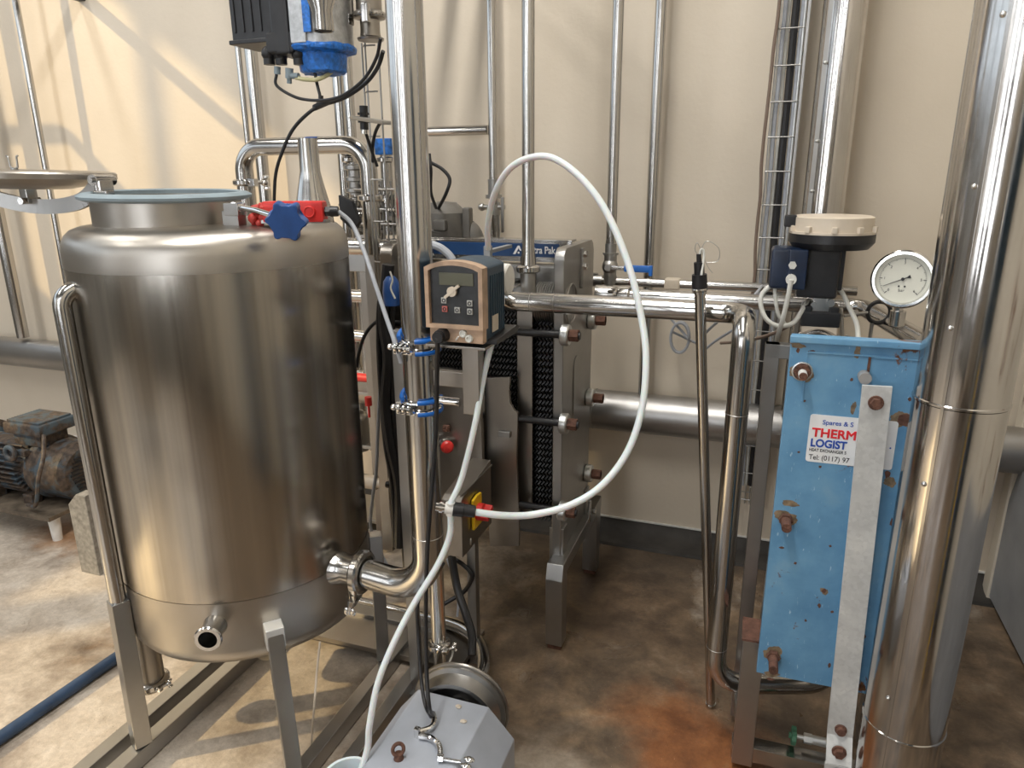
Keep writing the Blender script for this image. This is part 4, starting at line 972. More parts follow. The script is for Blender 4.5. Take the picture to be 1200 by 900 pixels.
# white cables from positioner
def cable(name,label,pts,r,mat,grp=None,n=8): return tag(MB().tube(smooth(pts,n),r,10).build(name,M[mat]),label,'cable',grp)
cable('signal_cable','white cable hanging straight from the navy box gland',[gc-YV*.014,P(923,350,Y=ay-.10),P(917,375,Y=ay-.09),P(912,392,Y=ay-.06),P(909,404,Y=ay)],.0062,'cable_white')
cable('air_tube','white loop of tubing left of the navy box',[P(905,333,Y=ay-.04),P(893,345,Y=ay-.05),P(892,360,Y=ay-.06),P(899,375,Y=ay-.07),P(913,382,Y=ay-.07),P(930,378,Y=ay-.05),P(942,360,Y=ay-.03),P(948,352,Y=ay+.02)],.0062,'cable_white')
cable('air_tube','thin white tube dropping from the navy box lower edge',[P(908,337,Y=ay-.05),P(909,352,Y=ay-.06),P(912,368,Y=ay-.06),P(920,380,Y=ay-.05)],.005,'cable_white')
cable('signal_cable','white cable right of the black valve body, dropping behind the blue plate',[P(980,335,Y=ay+.0),P(988,345,Y=ay),P(996,362,Y=ay-.02),P(1004,380,Y=ay-.04),P(1006,400,Y=ay-.08)],.0062,'cable_white')
cable('loose_cable','grey-brown cable sweeping level below the navy box',[P(845,402,Y=2.3),P(870,400,Y=2.2),P(900,393,Y=2.1),P(922,383,Y=2.03),P(940,370,Y=2.0)],.005,'cable_brown')
cable('loose_cable','thin grey cable crossing from the tray behind the leaning tube',[P(893,335,Y=2.6),P(885,345,Y=2.5),P(866,362,Y=2.45),P(840,378,Y=2.5),P(815,402,Y=2.7)],.005,'cable_grey')
# gauge
gy=1.98; g=P(1058,327,Y=gy); go=thing('pressure_gauge','round steel pressure gauge with cream dial beside the foreground duct','gauge',P(1060,372,Y=2.0))
gdir=(V((0,0,H))-g); gdir=V((gdir.x*.9-.1,gdir.y,gdir.z*.2)).normalized(); gr=.0715
m=MB(); m.lathe([(0,-.035),(gr-.004,-.035),(gr-.002,-.0),(gr,.004),(gr,.010),(gr-.004,.014),(gr-.010,.014),(gr-.012,.006),(gr-.013,.0)],g,gdir,n=64); m.build('bezel',M['steel_bright'],go)
m=MB(); m.cyl(g+gdir*0,g+gdir*.002,gr-.0125,n=64); dial=m.build('dial',M['gauge_face'],go)
gu=gdir.cross(ZV)*-1; gu.normalize(); gu=ZV.cross(gdir).normalized(); gv_=gdir.cross(gu)
def dp(a,r): return g+gdir*.0026+(gu*math.cos(a)+gv_*math.sin(a))*r
m=MB()
for k in range(61):
    a=math.radians(225-270*k/60); L=.007 if k%10==0 else (.005 if k%5==0 else .003)
    m.bar(dp(a,.052-L),dp(a,.052),.0009 if k%10 else .0016,.0004,gdir)
for a,r in ((math.radians(250),.019),(math.radians(290),.019)): m.cyl(dp(a,r),dp(a,r)+gdir*.0005,.0022,n=12)
m.build('scale_marks',M['black_ink'],dial)
m=MB(); a=math.radians(205); m.prism([(-.018,-.0045),(-.010,-.0012),(.046,-.0006),(.046,.0006),(-.010,.0012),(-.018,.0045)],g+gdir*.004,gu*math.cos(a)+gv_*math.sin(a),gu*-math.sin(a)+gv_*math.cos(a),gdir*.001); m.cyl(g+gdir*.003,g+gdir*.007,.004,n=16); m.build('needle',M['black_ink'],go)
def gtext(s,x,y,size):
    cu=bpy.data.curves.new('numeral','FONT'); cu.body=s; cu.size=size; cu.extrude=.0001; cu.align_x='CENTER'; cu.align_y='CENTER'; cu.materials.append(M['black_ink'])
    ob=bpy.data.objects.new('numeral',cu); C.objects.link(ob); ob.parent=dial
    R_=Matrix((gu,gv_,gdir)).transposed().to_4x4(); ob.matrix_local=Matrix.Translation(g+gdir*.0026+gu*x+gv_*y-go.location)@R_
for i,s in enumerate(('0','1','2','3','4','5','6')):
    a=math.radians(225-45*i); gtext(s,math.cos(a)*.040,math.sin(a)*.040,.009)
gtext('bar',0,-.028,.010)
stp=g-gdir*.012; m=MB(); zlow=P(1060,372,Y=2.0).z
m.cyl((stp.x,stp.y,g.z-gr+.004),(stp.x,stp.y,g.z-gr-.012),.011,n=8); m.cyl((stp.x,stp.y,g.z-gr-.010),(stp.x,stp.y,zlow-.02),.0185,n=28); m.build('stem',M['steel'],go)
# clamp with hanging wing nut at elbow
cpp=P(1030,366,Y=2.18); o=thing('elbow_clamp','steel pipe clamp with hanging wing nut left of the pressure gauge','clamp',cpp)
ed=(ptsr[2]-ptsr[1]).normalized()
m=MB(); m.torus(cpp,ed,.030,.006,36,10); m.build('band',M['black_pl'],o)
m=MB(); m.cyl(cpp+V((-.03,-.01,.0)),cpp+V((-.09,-.03,-.01)),.004); m.cyl(cpp+V((-.10,-.02,.01)),cpp+V((-.085,-.02,-.085)),.006,n=8)
for s in (-1,1): m.sph(cpp+V((-.085+.012*s,-.02,-.08)),.012,(1,.5,1.3),n=12)
m.hexn(cpp+V((-.07,-.02,-.004)),cpp+V((-.055,-.02,-.004)),.011); m.cyl(cpp+V((-.015,-.01,-.03)),cpp+V((-.015,-.01,-.11)),.005)
m.build('wing_nut',M['steel_dull'],o)
m=MB(); x_=P(1090,372,Y=2.05); m.cyl(x_,x_+V((.035,-.005,-.005)),.005); m.hexn(x_+V((.01,0,0)),x_+V((.022,0,0)),.014); m.build('bolt',M['steel_dull'],o)

# ================================================================= LEANING LANCE
lt=P(820,338,Y=1.80); lb2=P(833,826,Z=.005)
lo=thing('suction_lance','slim steel lance tube leaning against the level pipe, foot on the orange rust','lance',lb2)
MB().cyl(lb2,lt,.0135,n=24).build('tube',M['steel'],lo)
ax_=(lt-lb2).normalized()
m=MB(); m.torus(lt-ax_*.002,ax_,.014,.006,24,10); m.cyl(lt-ax_*.012,lt+ax_*.004,.017); m.cyl(lb2,lb2+ax_*.008,.0155); m.build('collar',M['steel'],lo)
m=MB(); m.cyl(lt,lt+ax_*.035,.019,.018,n=16); m.cyl(lt+ax_*.035,lt+ax_*.065,.0125,n=12); m.cyl(lt+ax_*.065,lt+ax_*.085,.006); m.build('head',M['green'] if False else M['black_pl'],lo)
hp_=lt+ax_*.08
m=MB(); m.tube(smooth([hp_-V((0,0,.02)),hp_+V((.004,0,.015)),hp_+V((.012,0,.005)),hp_+V((.010,-.01,-.045))],6),.003,8); m.build('wire_end',M['cable_white'],lo)
m=MB(); m.tube(smooth([hp_,hp_+V((.015,0,.035)),hp_+V((.045,0,.02)),hp_+V((.045,0,-.01)),hp_+V((.02,0,-.015))],8),.0009,6); m.tube(smooth([hp_,hp_+V((-.01,0,.015)),hp_+V((-.004,0,.03)),hp_+V((.02,0,-.02)),hp_+V((.035,0,-.04))],8),.0009,6); m.build('loose_wire',M['steel_dull'],lo)
# coiled cable on wall
cc2=P(797,390,Y=2.75); m=MB(); pts=[]
for k in range(50): a=2*math.pi*k/20; pts.append(cc2+V((math.cos(a)*.035,-.01+.0006*k,math.sin(a)*.06-.02)))
m.tube([P(783,370,Y=2.8)]+pts+[P(822,405,Y=2.8)],.005,8)
tag(m.build('cable_coil',M['cable_grey']),'small coil of grey cable on the back wall left of the leaning lance','cable')
tag(MB().tube(smooth([P(820,415,Y=2.8),P(838,400,Y=2.76),P(860,386,Y=2.7),P(880,372,Y=2.68)],6),.005,8).build('loose_cable',M['cable_grey']),'thin grey cable rising right from the coil to the cable tray','cable')

# ================================================================= ARCHED PIPE
Ya=2.18
a1=P(287,214,Y=Ya); a2=P(287,170,Y=Ya); a3=P(434,168,Y=Ya); a4=P(434,232,Y=Ya); zt=P(350,171,Y=Ya).z
ao=thing('arched_pipe','stainless pipe bridging in a flat arch behind the tank hatch and cone','pipe',(a1.x,Ya,1.2))
MB().tube(fillet([V((a1.x,Ya,1.25)),V((a1.x,Ya,zt)),V((a4.x,Ya,zt)),V((a4.x,Ya,1.30))],.085,12),.029,32).build('tube',M['steel'],ao)
triclamp('pipe_clamp',V((a1.x,Ya,a1.z)),ZV,.032,ao,wing=(1,-.35,0),ws=1.9)
triclamp('pipe_clamp',V((a4.x,Ya,a4.z)),ZV,.032,ao)
m=MB(); x=P(368,172,Y=Ya).x; m.lathe([(.0295,-.025),(.0298,0),(.0295,.025)],(x,Ya,zt),XV,n=32,arc=math.pi,a0=0); plabel(m.build('blue_mark',M['blue_knob'],ao),'blue smear under the arch')
# ================================================================= VALVES hanging at top left
Yv=1.90
def at(u,v,Y=Yv): return P(u,v,Y=Y)
vo=thing('control_valve','silver and blue cast control valve with black positioner hanging at the top left','valve',(at(380,60).x,Yv,at(380,82).z))
w0,w1=at(285,30).x,at(345,30).x; zb0=at(300,56).z
m=MB(); m.box(((w0+w1)/2+.004,Yv,zb0+.16),(w1-w0,.12,.32),bev=.006)
for k in range(4): m.box((w0+.02+k*.03,Yv-.061,zb0+.17),(.006,.006,.28),bev=.002)
m.box(((w0+w1)/2,Yv,zb0+.006),(w1-w0+.01,.13,.012),bev=.003); blk=m.build('positioner',M['black_pl'],vo)
m=MB(); p=at(331,52,Yv-.06); m.box(p+V((.01,0,-.0)),(.085,.07,.055),rot=.12,bev=.008); m.box(at(338,30,Yv-.05),(.06,.09,.16),bev=.01)
for u in (315,329,350): m.cyl(at(u,64,Yv-.06),at(u+1,76,Yv-.06),.016,n=20); m.sph(at(u,63,Yv-.06),.021,n=14)
m.build('regulator',M['black'],blk)
m=MB(); m.cyl(at(325,78,Yv-.06),at(325,87,Yv-.06),.009); m.cyl(at(339,80,Yv-.06),at(339,92,Yv-.06),.011); m.cyl(at(338,89,Yv-.06),at(350,89,Yv-.06),.008); m.cyl(at(339,92,Yv-.06),at(339,98,Yv-.06),.007,n=6); m.build('fitting',M['greyrubber'],blk)
c0=at(376,40); 
zc0=at(376,57).z; 
m=MB(); rx_=(at(410,40).x-at(345,40).x)/2; xc=(at(410,40).x+at(343,40).x)/2
m.lathe([(0,2.395-zc0),(rx_,2.395-zc0),(rx_,.0),(rx_-.004,-.004),(0,-.004)],(xc,Yv,zc0),ZV,n=14); 
m.box((xc-.01,Yv-rx_+.004,zc0+.17),(.05,.02,.34),bev=.004); m.build('cast_body',M['cast_alu'],vo)
m=MB(); x=at(359,20,Yv-rx_-.008).x; m.box((x,Yv-rx_-.008,zc0+.19),(.024,.004,.33),bev=.001); m.build('blue_stripe',M['bluecast'],vo)
m=MB(); rn=random.Random(4); pr=[]; 
m.lathe([(0,.004),(rx_+.003,.004),(rx_+.006,-.004),(rx_+.002,-.012),(rx_-.02,-.018),(rx_-.024,-.045),(rx_-.027,-.062),(rx_-.035,-.068),(0,-.068)],(xc,Yv,zc0),ZV,n=40)
m.v=[v+V((rn.uniform(-.002,.002),rn.uniform(-.002,.002),rn.uniform(-.002,.002))) for v in m.v]
plabel(m.build('rubber_cap',M['bluecast'],vo),'blue coated lower cap')
# steel reducer in front
Yr=1.66; rc=P(378,20,Y=Yr); ro_=thing('pipe_reducer','open-ended steel reducer in front of the blue-bottomed valve at the top edge','reducer',(rc.x,Yr,P(378,38,Y=Yr).z))
zl0=P(378,37,Y=Yr).z
m=MB(); m.lathe([(.022,.002),(.025,0),(.026,.004),(.025,.045),(.037,.075),(.038,2.395-zl0),(.030,2.395-zl0),(.030,.08),(.021,.05),(.022,.002)],(rc.x,Yr,zl0),ZV,n=44); m.lathe([(.021,.01),(0,.01)],(rc.x,Yr,zl0),ZV,n=24); m.build('reducer_body',M['steel'],ro_)
# second valve with sensor, and its clamp
Y2=1.95; s2=P(433,20,Y=Y2); so2=thing('filter_valve','small steel filter housing with clamp hanging between reducer and upright pipe','valve',(s2.x,Y2,P(433,48,Y=Y2).z))
zq=P(433,48,Y=Y2).z; zr_=P(433,24,Y=Y2).z
m=MB(); m.lathe([(0,0),(.036,0),(.038,.006),(.030,.010),(.028,.02),(.028,zr_-zq),(.043,zr_-zq+.004),(.043,zr_-zq+.020),(.036,zr_-zq+.024),(.036,2.395-zq),(0,2.395-zq)],(s2.x,Y2,zq),ZV,n=44); m.build('housing',M['steel_brown'],so2)
m=MB(); m.box((s2.x-.055,Y2-.03,zr_),(.03,.03,.03),bev=.004); m.box((s2.x+.015,Y2-.045,zr_+.01),(.022,.02,.05),bev=.004); m.torus((s2.x,Y2,zr_+.012),ZV,.044,.007,40,10); m.cyl((s2.x-.055,Y2-.03,zr_-.03),(s2.x-.055,Y2-.03,zr_+.05),.006); m.build('clamp',M['steel'],so2)
m=MB(); m.box((s2.x-.075,Y2+.0,zr_+.09),(.035,.04,.15),bev=.008); m.box((s2.x-.07,Y2-.01,zr_+.01),(.03,.02,.03),bev=.004); m.build('side_block',M['black_pl'],so2)
zo=2.42
o=thing('overhead_gantry','steel support frame above the picture carrying the hanging valves','gantry',(-1.2,2.9,zo))
for x in (xc,s2.x): m=MB(); m.box((x,2.27,zo),(.05,1.27,.05),bev=.004); m.build('beam',M['steel_dull'],o)
m=MB(); m.box(((xc+s2.x)/2,1.66,zo),(.5,.05,.05),bev=.004); m.build('beam',M['steel_dull'],o)
# cables under valve
def cab3(lbl,pts,r,mat='black',name='valve_cable'): return cable(name,lbl,pts,r,mat)
cab3('black cable curving down from the valve cable joint to behind the tank hatch',[P(379,122,Y=1.85),P(362,132,Y=1.84),P(343,152,Y=1.84),P(330,180,Y=1.84),P(323,205,Y=1.85),P(321,240,Y=1.86)],.005)
cab3('black cable sagging from the valve regulator to the upright pipe',[at(324,87,1.84),P(324,100,Y=1.84),P(342,112,Y=1.84),P(360,117,Y=1.84),P(385,117,Y=1.80),P(405,110,Y=1.78),P(427,92,Y=1.76),P(441,68,Y=1.74),P(446,45,Y=1.72)],.0044)
cab3('thicker black cable from the joint rising behind the upright pipe',[P(372,122,Y=1.85),P(388,120,Y=1.83),P(408,112,Y=1.82),P(430,96,Y=1.80),P(443,78,Y=1.78),P(449,60,Y=1.76)],.0055)
cab3('short black cable dropping from the blue valve cap to the joint',[P(368,80,Y=1.86),P(371,96,Y=1.86),P(376,116,Y=1.85)],.0045)
cab3('yellowed air tube under the blue valve cap',[P(347,91,Y=1.84),P(357,93,Y=1.84),P(372,93,Y=1.85),P(385,87,Y=1.88),P(391,80,Y=1.9)],.006,'clearhose','air_tube')
m=MB(); m.cyl(P(369,126,Y=1.85),P(388,118,Y=1.83),.009,.008,n=14); m.cyl(P(376,112,Y=1.85),P(376,124,Y=1.85),.007,n=12); tag(m.build('cable_joint',M['black']),'black taped joint where the valve cables meet','cable joint')
# narrow wire tray left of upright pipe
Yw=2.12; wt=thing('wire_tray','narrow wire cable tray just left of the upright pipe','cable tray',P(430,560,Y=Yw))
def wl(u,v): return P(u,v,Y=Yw)
xL=P(428,120,Y=Yw).x; xR=P(447,120,Y=Yw).x; ztop=P(430,50,Y=Yw).z
m=MB()
for (x,yy) in ((xL,Yw),((xL+xR)/2-.006,Yw-.02),(xR,Yw)): m.cyl((x,yy,.35),(x,yy,ztop),.0030,n=8)
m.build('side_wire',M['steel_dull'],wt)
for k in range(15):
    z=ztop-.012-k*.132
    if z<.36: break
    m=MB(); m.tube([(xL,Yw,z),(xL+.02,Yw-.022,z),(xR,Yw-.02,z)],.0026,8); m.build('rung',M['steel_dull'],wt)
# proximity sensor on small arm
sp=P(426,138,Y=1.98); o=thing('proximity_sensor','black threaded sensor on a short steel arm left of the upright pipe','sensor',sp-V((0,0,.04)))
m=MB(); m.bar(P(415,138,Y=1.98),P(455,144,Y=1.80),.03,.010,ZV,.002); m.build('arm',M['steel_dull'],o)
m=MB(); m.cyl(P(426,124,Y=1.98),P(427,152,Y=1.98),.0125,n=20); m.cyl(sp+V((0,0,.008)),sp+V((0,0,.014)),.017,n=6); m.cyl(sp-V((0,0,.014)),sp-V((0,0,.008)),.017,n=6); m.build('barrel',M['black_pl'],o)
m=MB(); m.cyl(P(427,152,Y=1.98),P(427,157,Y=1.98),.011,n=16); m.build('tip',M['steel_bright'],o)
cab3('thin black cable slanting from the proximity sensor',[P(429,157,Y=1.98),P(435,175,Y=2.0),P(442,195,Y=2.02)],.005,'black','sensor_cable')
cab3('thin black cable hooked behind the proximity sensor arm',[P(446,143,Y=1.95),P(440,155,Y=1.98),P(437,170,Y=2.0),P(437,190,Y=2.02)],.005,'black','sensor_cable')
cab3('thin black cable looping right of the upright pipe onto the grey pump',[P(504,190,Y=2.3),P(518,198,Y=2.3),P(527,210,Y=2.3),P(523,226,Y=2.3),P(514,244,Y=2.35)],.006,'black','loop_cable')
cab3('thin black cable close against the right side of the upright pipe',[P(503,180,Y=2.2),P(505,200,Y=2.2),P(505,225,Y=2.25),P(511,244,Y=2.3)],.0055,'black','loop_cable')
# banks of manifold valves between arch foot and upright pipe
Ym=2.35
mf=thing('valve_manifold','cluster of small steel valves and clamps between the arched pipe foot and upright pipe','valve manifold',P(435,275,Y=Ym))
for (u,v0,v1,rad,mt) in ((415,192,228,.026,'steel_dull'),(418,228,275,.016,'steel'),(430,205,280,.020,'steel_brown'),(441,212,280,.024,'steel'),(452,175,275,.022,'steel'),(462,225,275,.015,'steel_dull'),(407,170,190,.012,'steel')):
    m=MB(); a=P(u,v0,Y=Ym); b=P(u,v1,Y=Ym); b.x=a.x; m.cyl(a,b,rad,n=24)
    for t in (.12,.5,.86): c=a.lerp(b,t); m.lathe([(rad,-.010),(rad+.012,-.006),(rad+.012,.006),(rad,.010)],c,ZV,n=24)
    m.build('valve_body',M[mt],mf)
m=MB(); a=P(441,165,Y=Ym); m.box(P(452,172,Y=Ym),(.065,.05,.055),bev=.004); plabel(m.build('blue_head',M['bluecast'],mf),'blue valve head')
for u,v in ((405,240),(425,250),(447,235),(459,246)):
    m=MB(); c=P(u,v,Y=Ym-.04); m.torus(c,ZV,.022,.005,28,8); m.box(c+V((.026,-.005,0)),(.02,.02,.022),bev=.003); m.cyl(c+V((.03,-.01,-.02)),c+V((.045,-.02,.02)),.004); m.build('clamp',M['steel'],mf)
m=MB()
for v in (222,245,262): c=P(415,v,Y=Ym-.05); d=P(466,v+1,Y=Ym-.05); m.cyl(c,V((d.x,d.y,c.z)),.0045,n=8)
for u in (434,447,458): c=P(u,212,Y=Ym-.05); m.cyl(c,c-V((0,0,.2)),.004,n=8)
m.build('guard_wire',M['steel_dull'],mf)
m=MB(); m.prism([(0,0),(.05,-.02),(.075,-.09),(.05,-.12),(0,-.08)],P(396,228,Y=2.12),XV,ZV,YV*.02,.004); m.build('valve_handle',M['black_pl'],mf)
# level pipes behind, from tank side to upright pipe
for (u0,u1,v,Y,r,lab) in ((388,512,288,2.20,.030,'stout level steel pipe between tank shoulder and upright pipe'),(405,462,346,2.45,.026,'short level steel pipe beside the tank, above the maroon strip'),(400,455,392,2.5,.025,'level steel pipe end beside the tank, below the maroon strip')):
    a=P(u0,v,Y=Y); b=P(u1,v+1,Y=Y)
    o=thing('cross_pipe',lab,'pipe',(a.x,Y,a.z)); MB().cyl((a.x,Y,a.z),(b.x,Y,a.z),r,n=28).build('tube',M['steel'],o)
    m=MB(); m.lathe([(r,-.02),(r+.008,-.016),(r+.008,.016),(r,.02)],(b.x-.06,Y,a.z),XV,n=28); m.build('collar',M['steel_dull'],o)
a=P(425,310,Y=2.3); m=MB(); m.box((a.x,2.42,a.z),(.22,.10,.075),bev=.004); tag(m.build('grey_crossmember',M['steel_dull']),'flat grey steel crossmember just below the stout level pipe','crossmember')
# second frame behind: pale post, shelves
pst=P(432,470,Y=2.40)
fr2=thing('rear_frame','pale steel upright frame with shelves seen in the gap between tank and upright pipe','frame',(P(438,560,Y=2.4).x,2.4,0))
xf=P(440,480,Y=2.4).x
m=MB(); m.box((xf,2.40,.72),(.042,.04,1.40),bev=.002); m.build('post',M['concrete_grey'] if False else M['steel_brown'],fr2)
for v in (452,512,595,606):
    z=P(430,v,Y=2.5).z; m=MB(); m.box((xf-.17,2.5,z),(.34,.22,.016),bev=.002); m.build('shelf',M['steel_dull'],fr2)
m=MB(); z=P(430,438+5,Y=2.44).z; m.cyl((xf-.35,2.44,z),(xf-.01,2.44,z),.018,n=20); tag(m.build('red_pipe',M['red']),'short red pipe in the gap beside the tank','pipe')
m=MB(); z=P(430,358,Y=2.86).z; m.box((P(430,358,Y=2.86).x-.2,2.885,z),(.6,.02,.022),bev=.002); tag(m.build('maroon_trunking',M['maroon']),'thin maroon strip on the wall beside the tank','strip')
z=P(428,505,Y=2.5).z; m=MB(); m.cyl((xf-.10,2.42,z-.05),(xf-.10,2.42,z+.08),.045,n=24); m.sph((xf-.10,2.42,z+.08),.045,n=20); m.cyl((xf-.15,2.36,z+.02),(xf-.05,2.36,z+.02),.014); tag(m.build('valve_casting',M['steel_dull']),'dull rounded valve casting on the rear frame shelf','valve')
m=MB(); c=P(432,475,Y=2.34); m.cyl(c,c+V((0,0,.035)),.014); m.cyl(c-V((0,0,.05)),c,.005); tag(m.build('red_valve_knob',M['red']),'small red knob above the dull valve casting','knob')
m=MB(); c=P(437,565,Y=2.36); m.cyl(c-XV*.10,c+XV*.02,.030,n=20); m.cyl(c+XV*.02,c+XV*.07,.02); m.sph(c-XV*.1+V((0,0,.05)),.045,n=16); tag(m.build('pale_valve',M['cream_pl']),'cream coloured valve body low behind the tank','valve')
# black cable bundle
for i,(lab,pp,r) in enumerate((('thickest black hose in the bundle left of the upright pipe',[(455,310),(452,340),(450,380),(455,420),(452,470),(458,520),(468,570),(468,640)],.020),
  ('black cable bulging left in the bundle beside the upright pipe',[(458,325),(446,350),(444,400),(447,460),(452,520),(460,570),(463,640)],.010),
  ('rightmost black cable in the bundle left of the upright pipe',[(462,330),(460,380),(461,440),(463,500),(470,560),(473,640),(478,690)],.009),
  ('thin black cable arching over to the tank side',[(455,374),(440,378),(428,392),(421,412),(418,430)],.006))):
    cable('bundle_cable',lab,[P(u,v,Y=2.02) for u,v in pp],r,'black')
m=MB(); c=P(458,326,Y=1.98); m.lathe([(.0,.03),(.014,.03),(.024,.015),(.028,-.02),(.026,-.06),(0,-.06)],c-V((0,0,.025)),ZV,n=24); tag(m.build('blue_hose_end',M['blue_knob']),'blue ended hose wrap beside the upright pipe near the level pipe','hose end')
cable('loose_cable','grey cable hanging in the gap beside the tank down to the floor',[P(448,395,Y=2.05),P(446,440,Y=2.05),P(443,500,Y=2.05),P(441,550,Y=2.05),P(437,580,Y=2.05),P(434,610,Y=2.05),P(436,625,Y=2.05),P(442,640,Y=2.03),P(455,665,Y=2.0)],.006,'cable_grey')
cable('loose_cable','thin white cable end on the black hose by the upright pipe',[P(457,318,Y=1.93),P(460,328,Y=1.93),P(458,338,Y=1.93),P(463,350,Y=1.93)],.003,'cable_white')
# grey square post directly left of the upright pipe
xp2=P(473,500,Y=1.66); o=thing('square_post','narrow square steel post standing close behind the left side of the upright pipe','post',(xp2.x,1.66,0))
m=MB(); m.box((xp2.x,1.66,.59),(.030,.030,1.14),bev=.002); m.build('post',M['steel_dull'],o); m=MB(); m.box((xp2.x,1.66,.01),(.07,.07,.02),bev=.002); m.build('base_plate',M['steel_dull'],o)
# grey pump body with elbow behind controller
Yp_=2.42; pc=P(520,272,Y=Yp_)
o=thing('grey_pump','dull grey pump casing with thick curved pipe behind the blue beam','pump',pc-V((0,0,.12)))
m=MB(); m.lathe([(0,.11),(.05,.105),(.09,.07),(.10,0),(.085,-.06),(.05,-.09),(0,-.09)],pc,ZV,n=36); m.box(pc+V((.03,-.09,.03)),(.05,.03,.04),bev=.008); m.torus(pc+V((0,0,.03)),V((.3,-.2,1)),.098,.006,40,8); m.box(pc+V((.105,-.02,.03)),(.03,.04,.12),bev=.008); m.build('casing',M['pump_grey'],o)
e=[pc+V((.03,0,.02)),P(556,265,Y=Yp_),P(557,330,Y=Yp_)]
e[1].z=e[0].z; e[2].x=e[1].x
MB().tube(fillet(e,.055,10),.036,28).build('elbow',M['pump_grey'],o)
cable('loose_cable','pale grey tube arching from the upright pipe down behind the controller',[P(505,286,Y=2.0),P(517,291,Y=2.0),P(528,301,Y=2.0),P(535,315,Y=2.0)],.012,'cable_grey')

# ================================================================= ISOLATOR BOX + EMERGENCY STOP
Yi=1.74
i0=P(523,600,Y=Yi); bx0_=P(518,600,Y=Yi).x; bx1_=P(541,600,Y=Yi).x; zt1=P(530,583,Y=Yi).z; zb1=P(530,652,Y=Yi).z
io=thing('isolator_box','stainless switch box with yellow and red rotary isolator behind the hose tee','switch box',((bx0_+bx1_)/2,Yi+.1,zb1))
m=MB(); m.prism([(Yi,zb1),(Yi+.24,zb1),(Yi+.24,zt1+.03),(Yi+.02,zt1+.0),(Yi,zt1-.01)],(bx0_,0,0),YV,ZV,XV*(bx1_-bx0_),.003); m.box((bx1_,Yi+.12,zt1+.01),(.006,.25,.006),bev=.001); m.build('case',M['steel_brown'],io)
m=MB(); c=V((bx1_+.001,Yi+.10,(zt1+zb1)/2+.012)); m.prism([(-.033,-.05),(.033,-.05),(.033,.05),(.0,.055),(-.033,.05)],c,YV,ZV,XV*.010,.003); yp=plabel(m.build('isolator_plate',M['yellow'],io),'yellow isolator plate')
m=MB(); m.cyl(c+XV*.010,c+XV*.028,.027,n=24); m.box(c+XV*.036,(.03,.052,.018),bev=.003,rot=Matrix.Rotation(.5,4,'X')); m.build('rotary_knob',M['red'],io)
m=MB(); m.sph(c+V((.0,-.04,-.085)),.008,(.4,1,1.6),n=10); m.build('stud',M['zinc'],io)
m=MB(); m.box((bx1_-.02,Yi+.12,zb1/2),(.030,.030,zb1),bev=.002); m.build('post',M['steel_dull'],io)
eb=P(522,520,Y=1.97); o=thing('emergency_button','red mushroom emergency button on the brown steel panel','button',P(522,520,Y=1.97))
m=MB(); m.cyl(eb+V((-.02,.01,0)),eb+V((.012,-.02,.0)),.010); m.box(eb+V((-.028,.0,.0)),(.02,.02,.05),bev=.003); m.build('base',M['steel_dull'],o)
m=MB(); d=V((.75,-1,.1)).normalized(); e_=eb+V((.014,-.02,0)); m.lathe([(0,0),(.018,0),(.021,.004),(.021,.010),(.015,.017),(0,.020)],e_,d,n=28); m.build('mushroom_head',M['red'],o)
m=MB(); c=P(523,502,Y=1.965); m.box(c,(.022,.015,.022),bev=.003); m.cyl(c,c-YV*.014,.008); tag(m.build('panel_screw',M['rust']),'dark bolt on the brown panel above the red button','bolt')
cable('isolator_cable','thick black cable from under the switch box to the pump',[P(529,652,Y=1.80),P(536,690,Y=1.78),P(546,720,Y=1.74),P(553,745,Y=1.70),P(553,768,Y=1.66)],.013,'black')
cable('isolator_cable','black cable looping right below the switch box',[P(527,652,Y=1.84),P(543,662,Y=1.84),P(553,675,Y=1.84),P(545,692,Y=1.84),P(530,702,Y=1.82),P(518,709,Y=1.80)],.007,'black')
cable('isolator_cable','thin grey cable hanging below the switch box',[P(524,655,Y=1.80),P(533,680,Y=1.80),P(537,705,Y=1.80),P(536,722,Y=1.80)],.004,'cable_grey')

# ================================================================= PUMP AT THE BOTTOM
pdx=V((-.80,1.62,0))
z_a=P(514,758,D=1.77).z
x2=P(513,720,Y=1.53)
o=thing('pump_inlet_pipe','steel pipe with clamp dropping beside the elbow into the pump casing','pipe',(x2.x,1.53,.2))
m=MB(); zcl=P(515,755,Y=1.53).z; m.cyl((x2.x,1.53,zcl),(x2.x,1.53,1.05),.020,n=28); m.cyl((x2.x,1.53,zcl-.075),(x2.x,1.53,zcl),.0175,n=24); m.build('tube',M['steel_bright'],o)
triclamp('pipe_clamp',V((x2.x,1.53,zcl)),ZV,.022,o,wing=(.7,-.5,0))
pmp=thing('transfer_pump','stainless pump with round casing and grey motor housing at the bottom edge','pump',(x2.x+.03,1.45,0))
# round casing, axis roughly along Y, tilted to photo
pcx=V((P(540,800,Y=1.56).x+.0,1.56,0)); pr=.118; pcz=P(514,775,Y=1.56).z-pr+.012
pax=V((.30,-1,0)).normalized()
cc3=V((-.682,1.475,.165)); pr=.128; pax=V((.10,-1,0)).normalized()
m=MB(); m.lathe([(0,-.02),(pr-.01,-.02),(pr,-.012),(pr,.012),(pr-.012,.016),(pr-.016,.03),(pr-.018,.055),(pr-.03,.055),(pr-.034,.02),(.05,.012),(0,.012)],cc3,pax,n=64); cs_=m.build('casing',M['steel_dull'],pmp)
m=MB(); m.torus(cc3-pax*.002,pax,pr+.002,.006,64,8); m.build('casing_rim',M['steel_brown'],cs_)
m=MB(); m.lathe([(0,.05),(.02,.05),(.026,.046),(.04,.03),(.046,.012)],cc3,pax,n=36); m.build('seal_hub',M['steel_bright'],cs_)
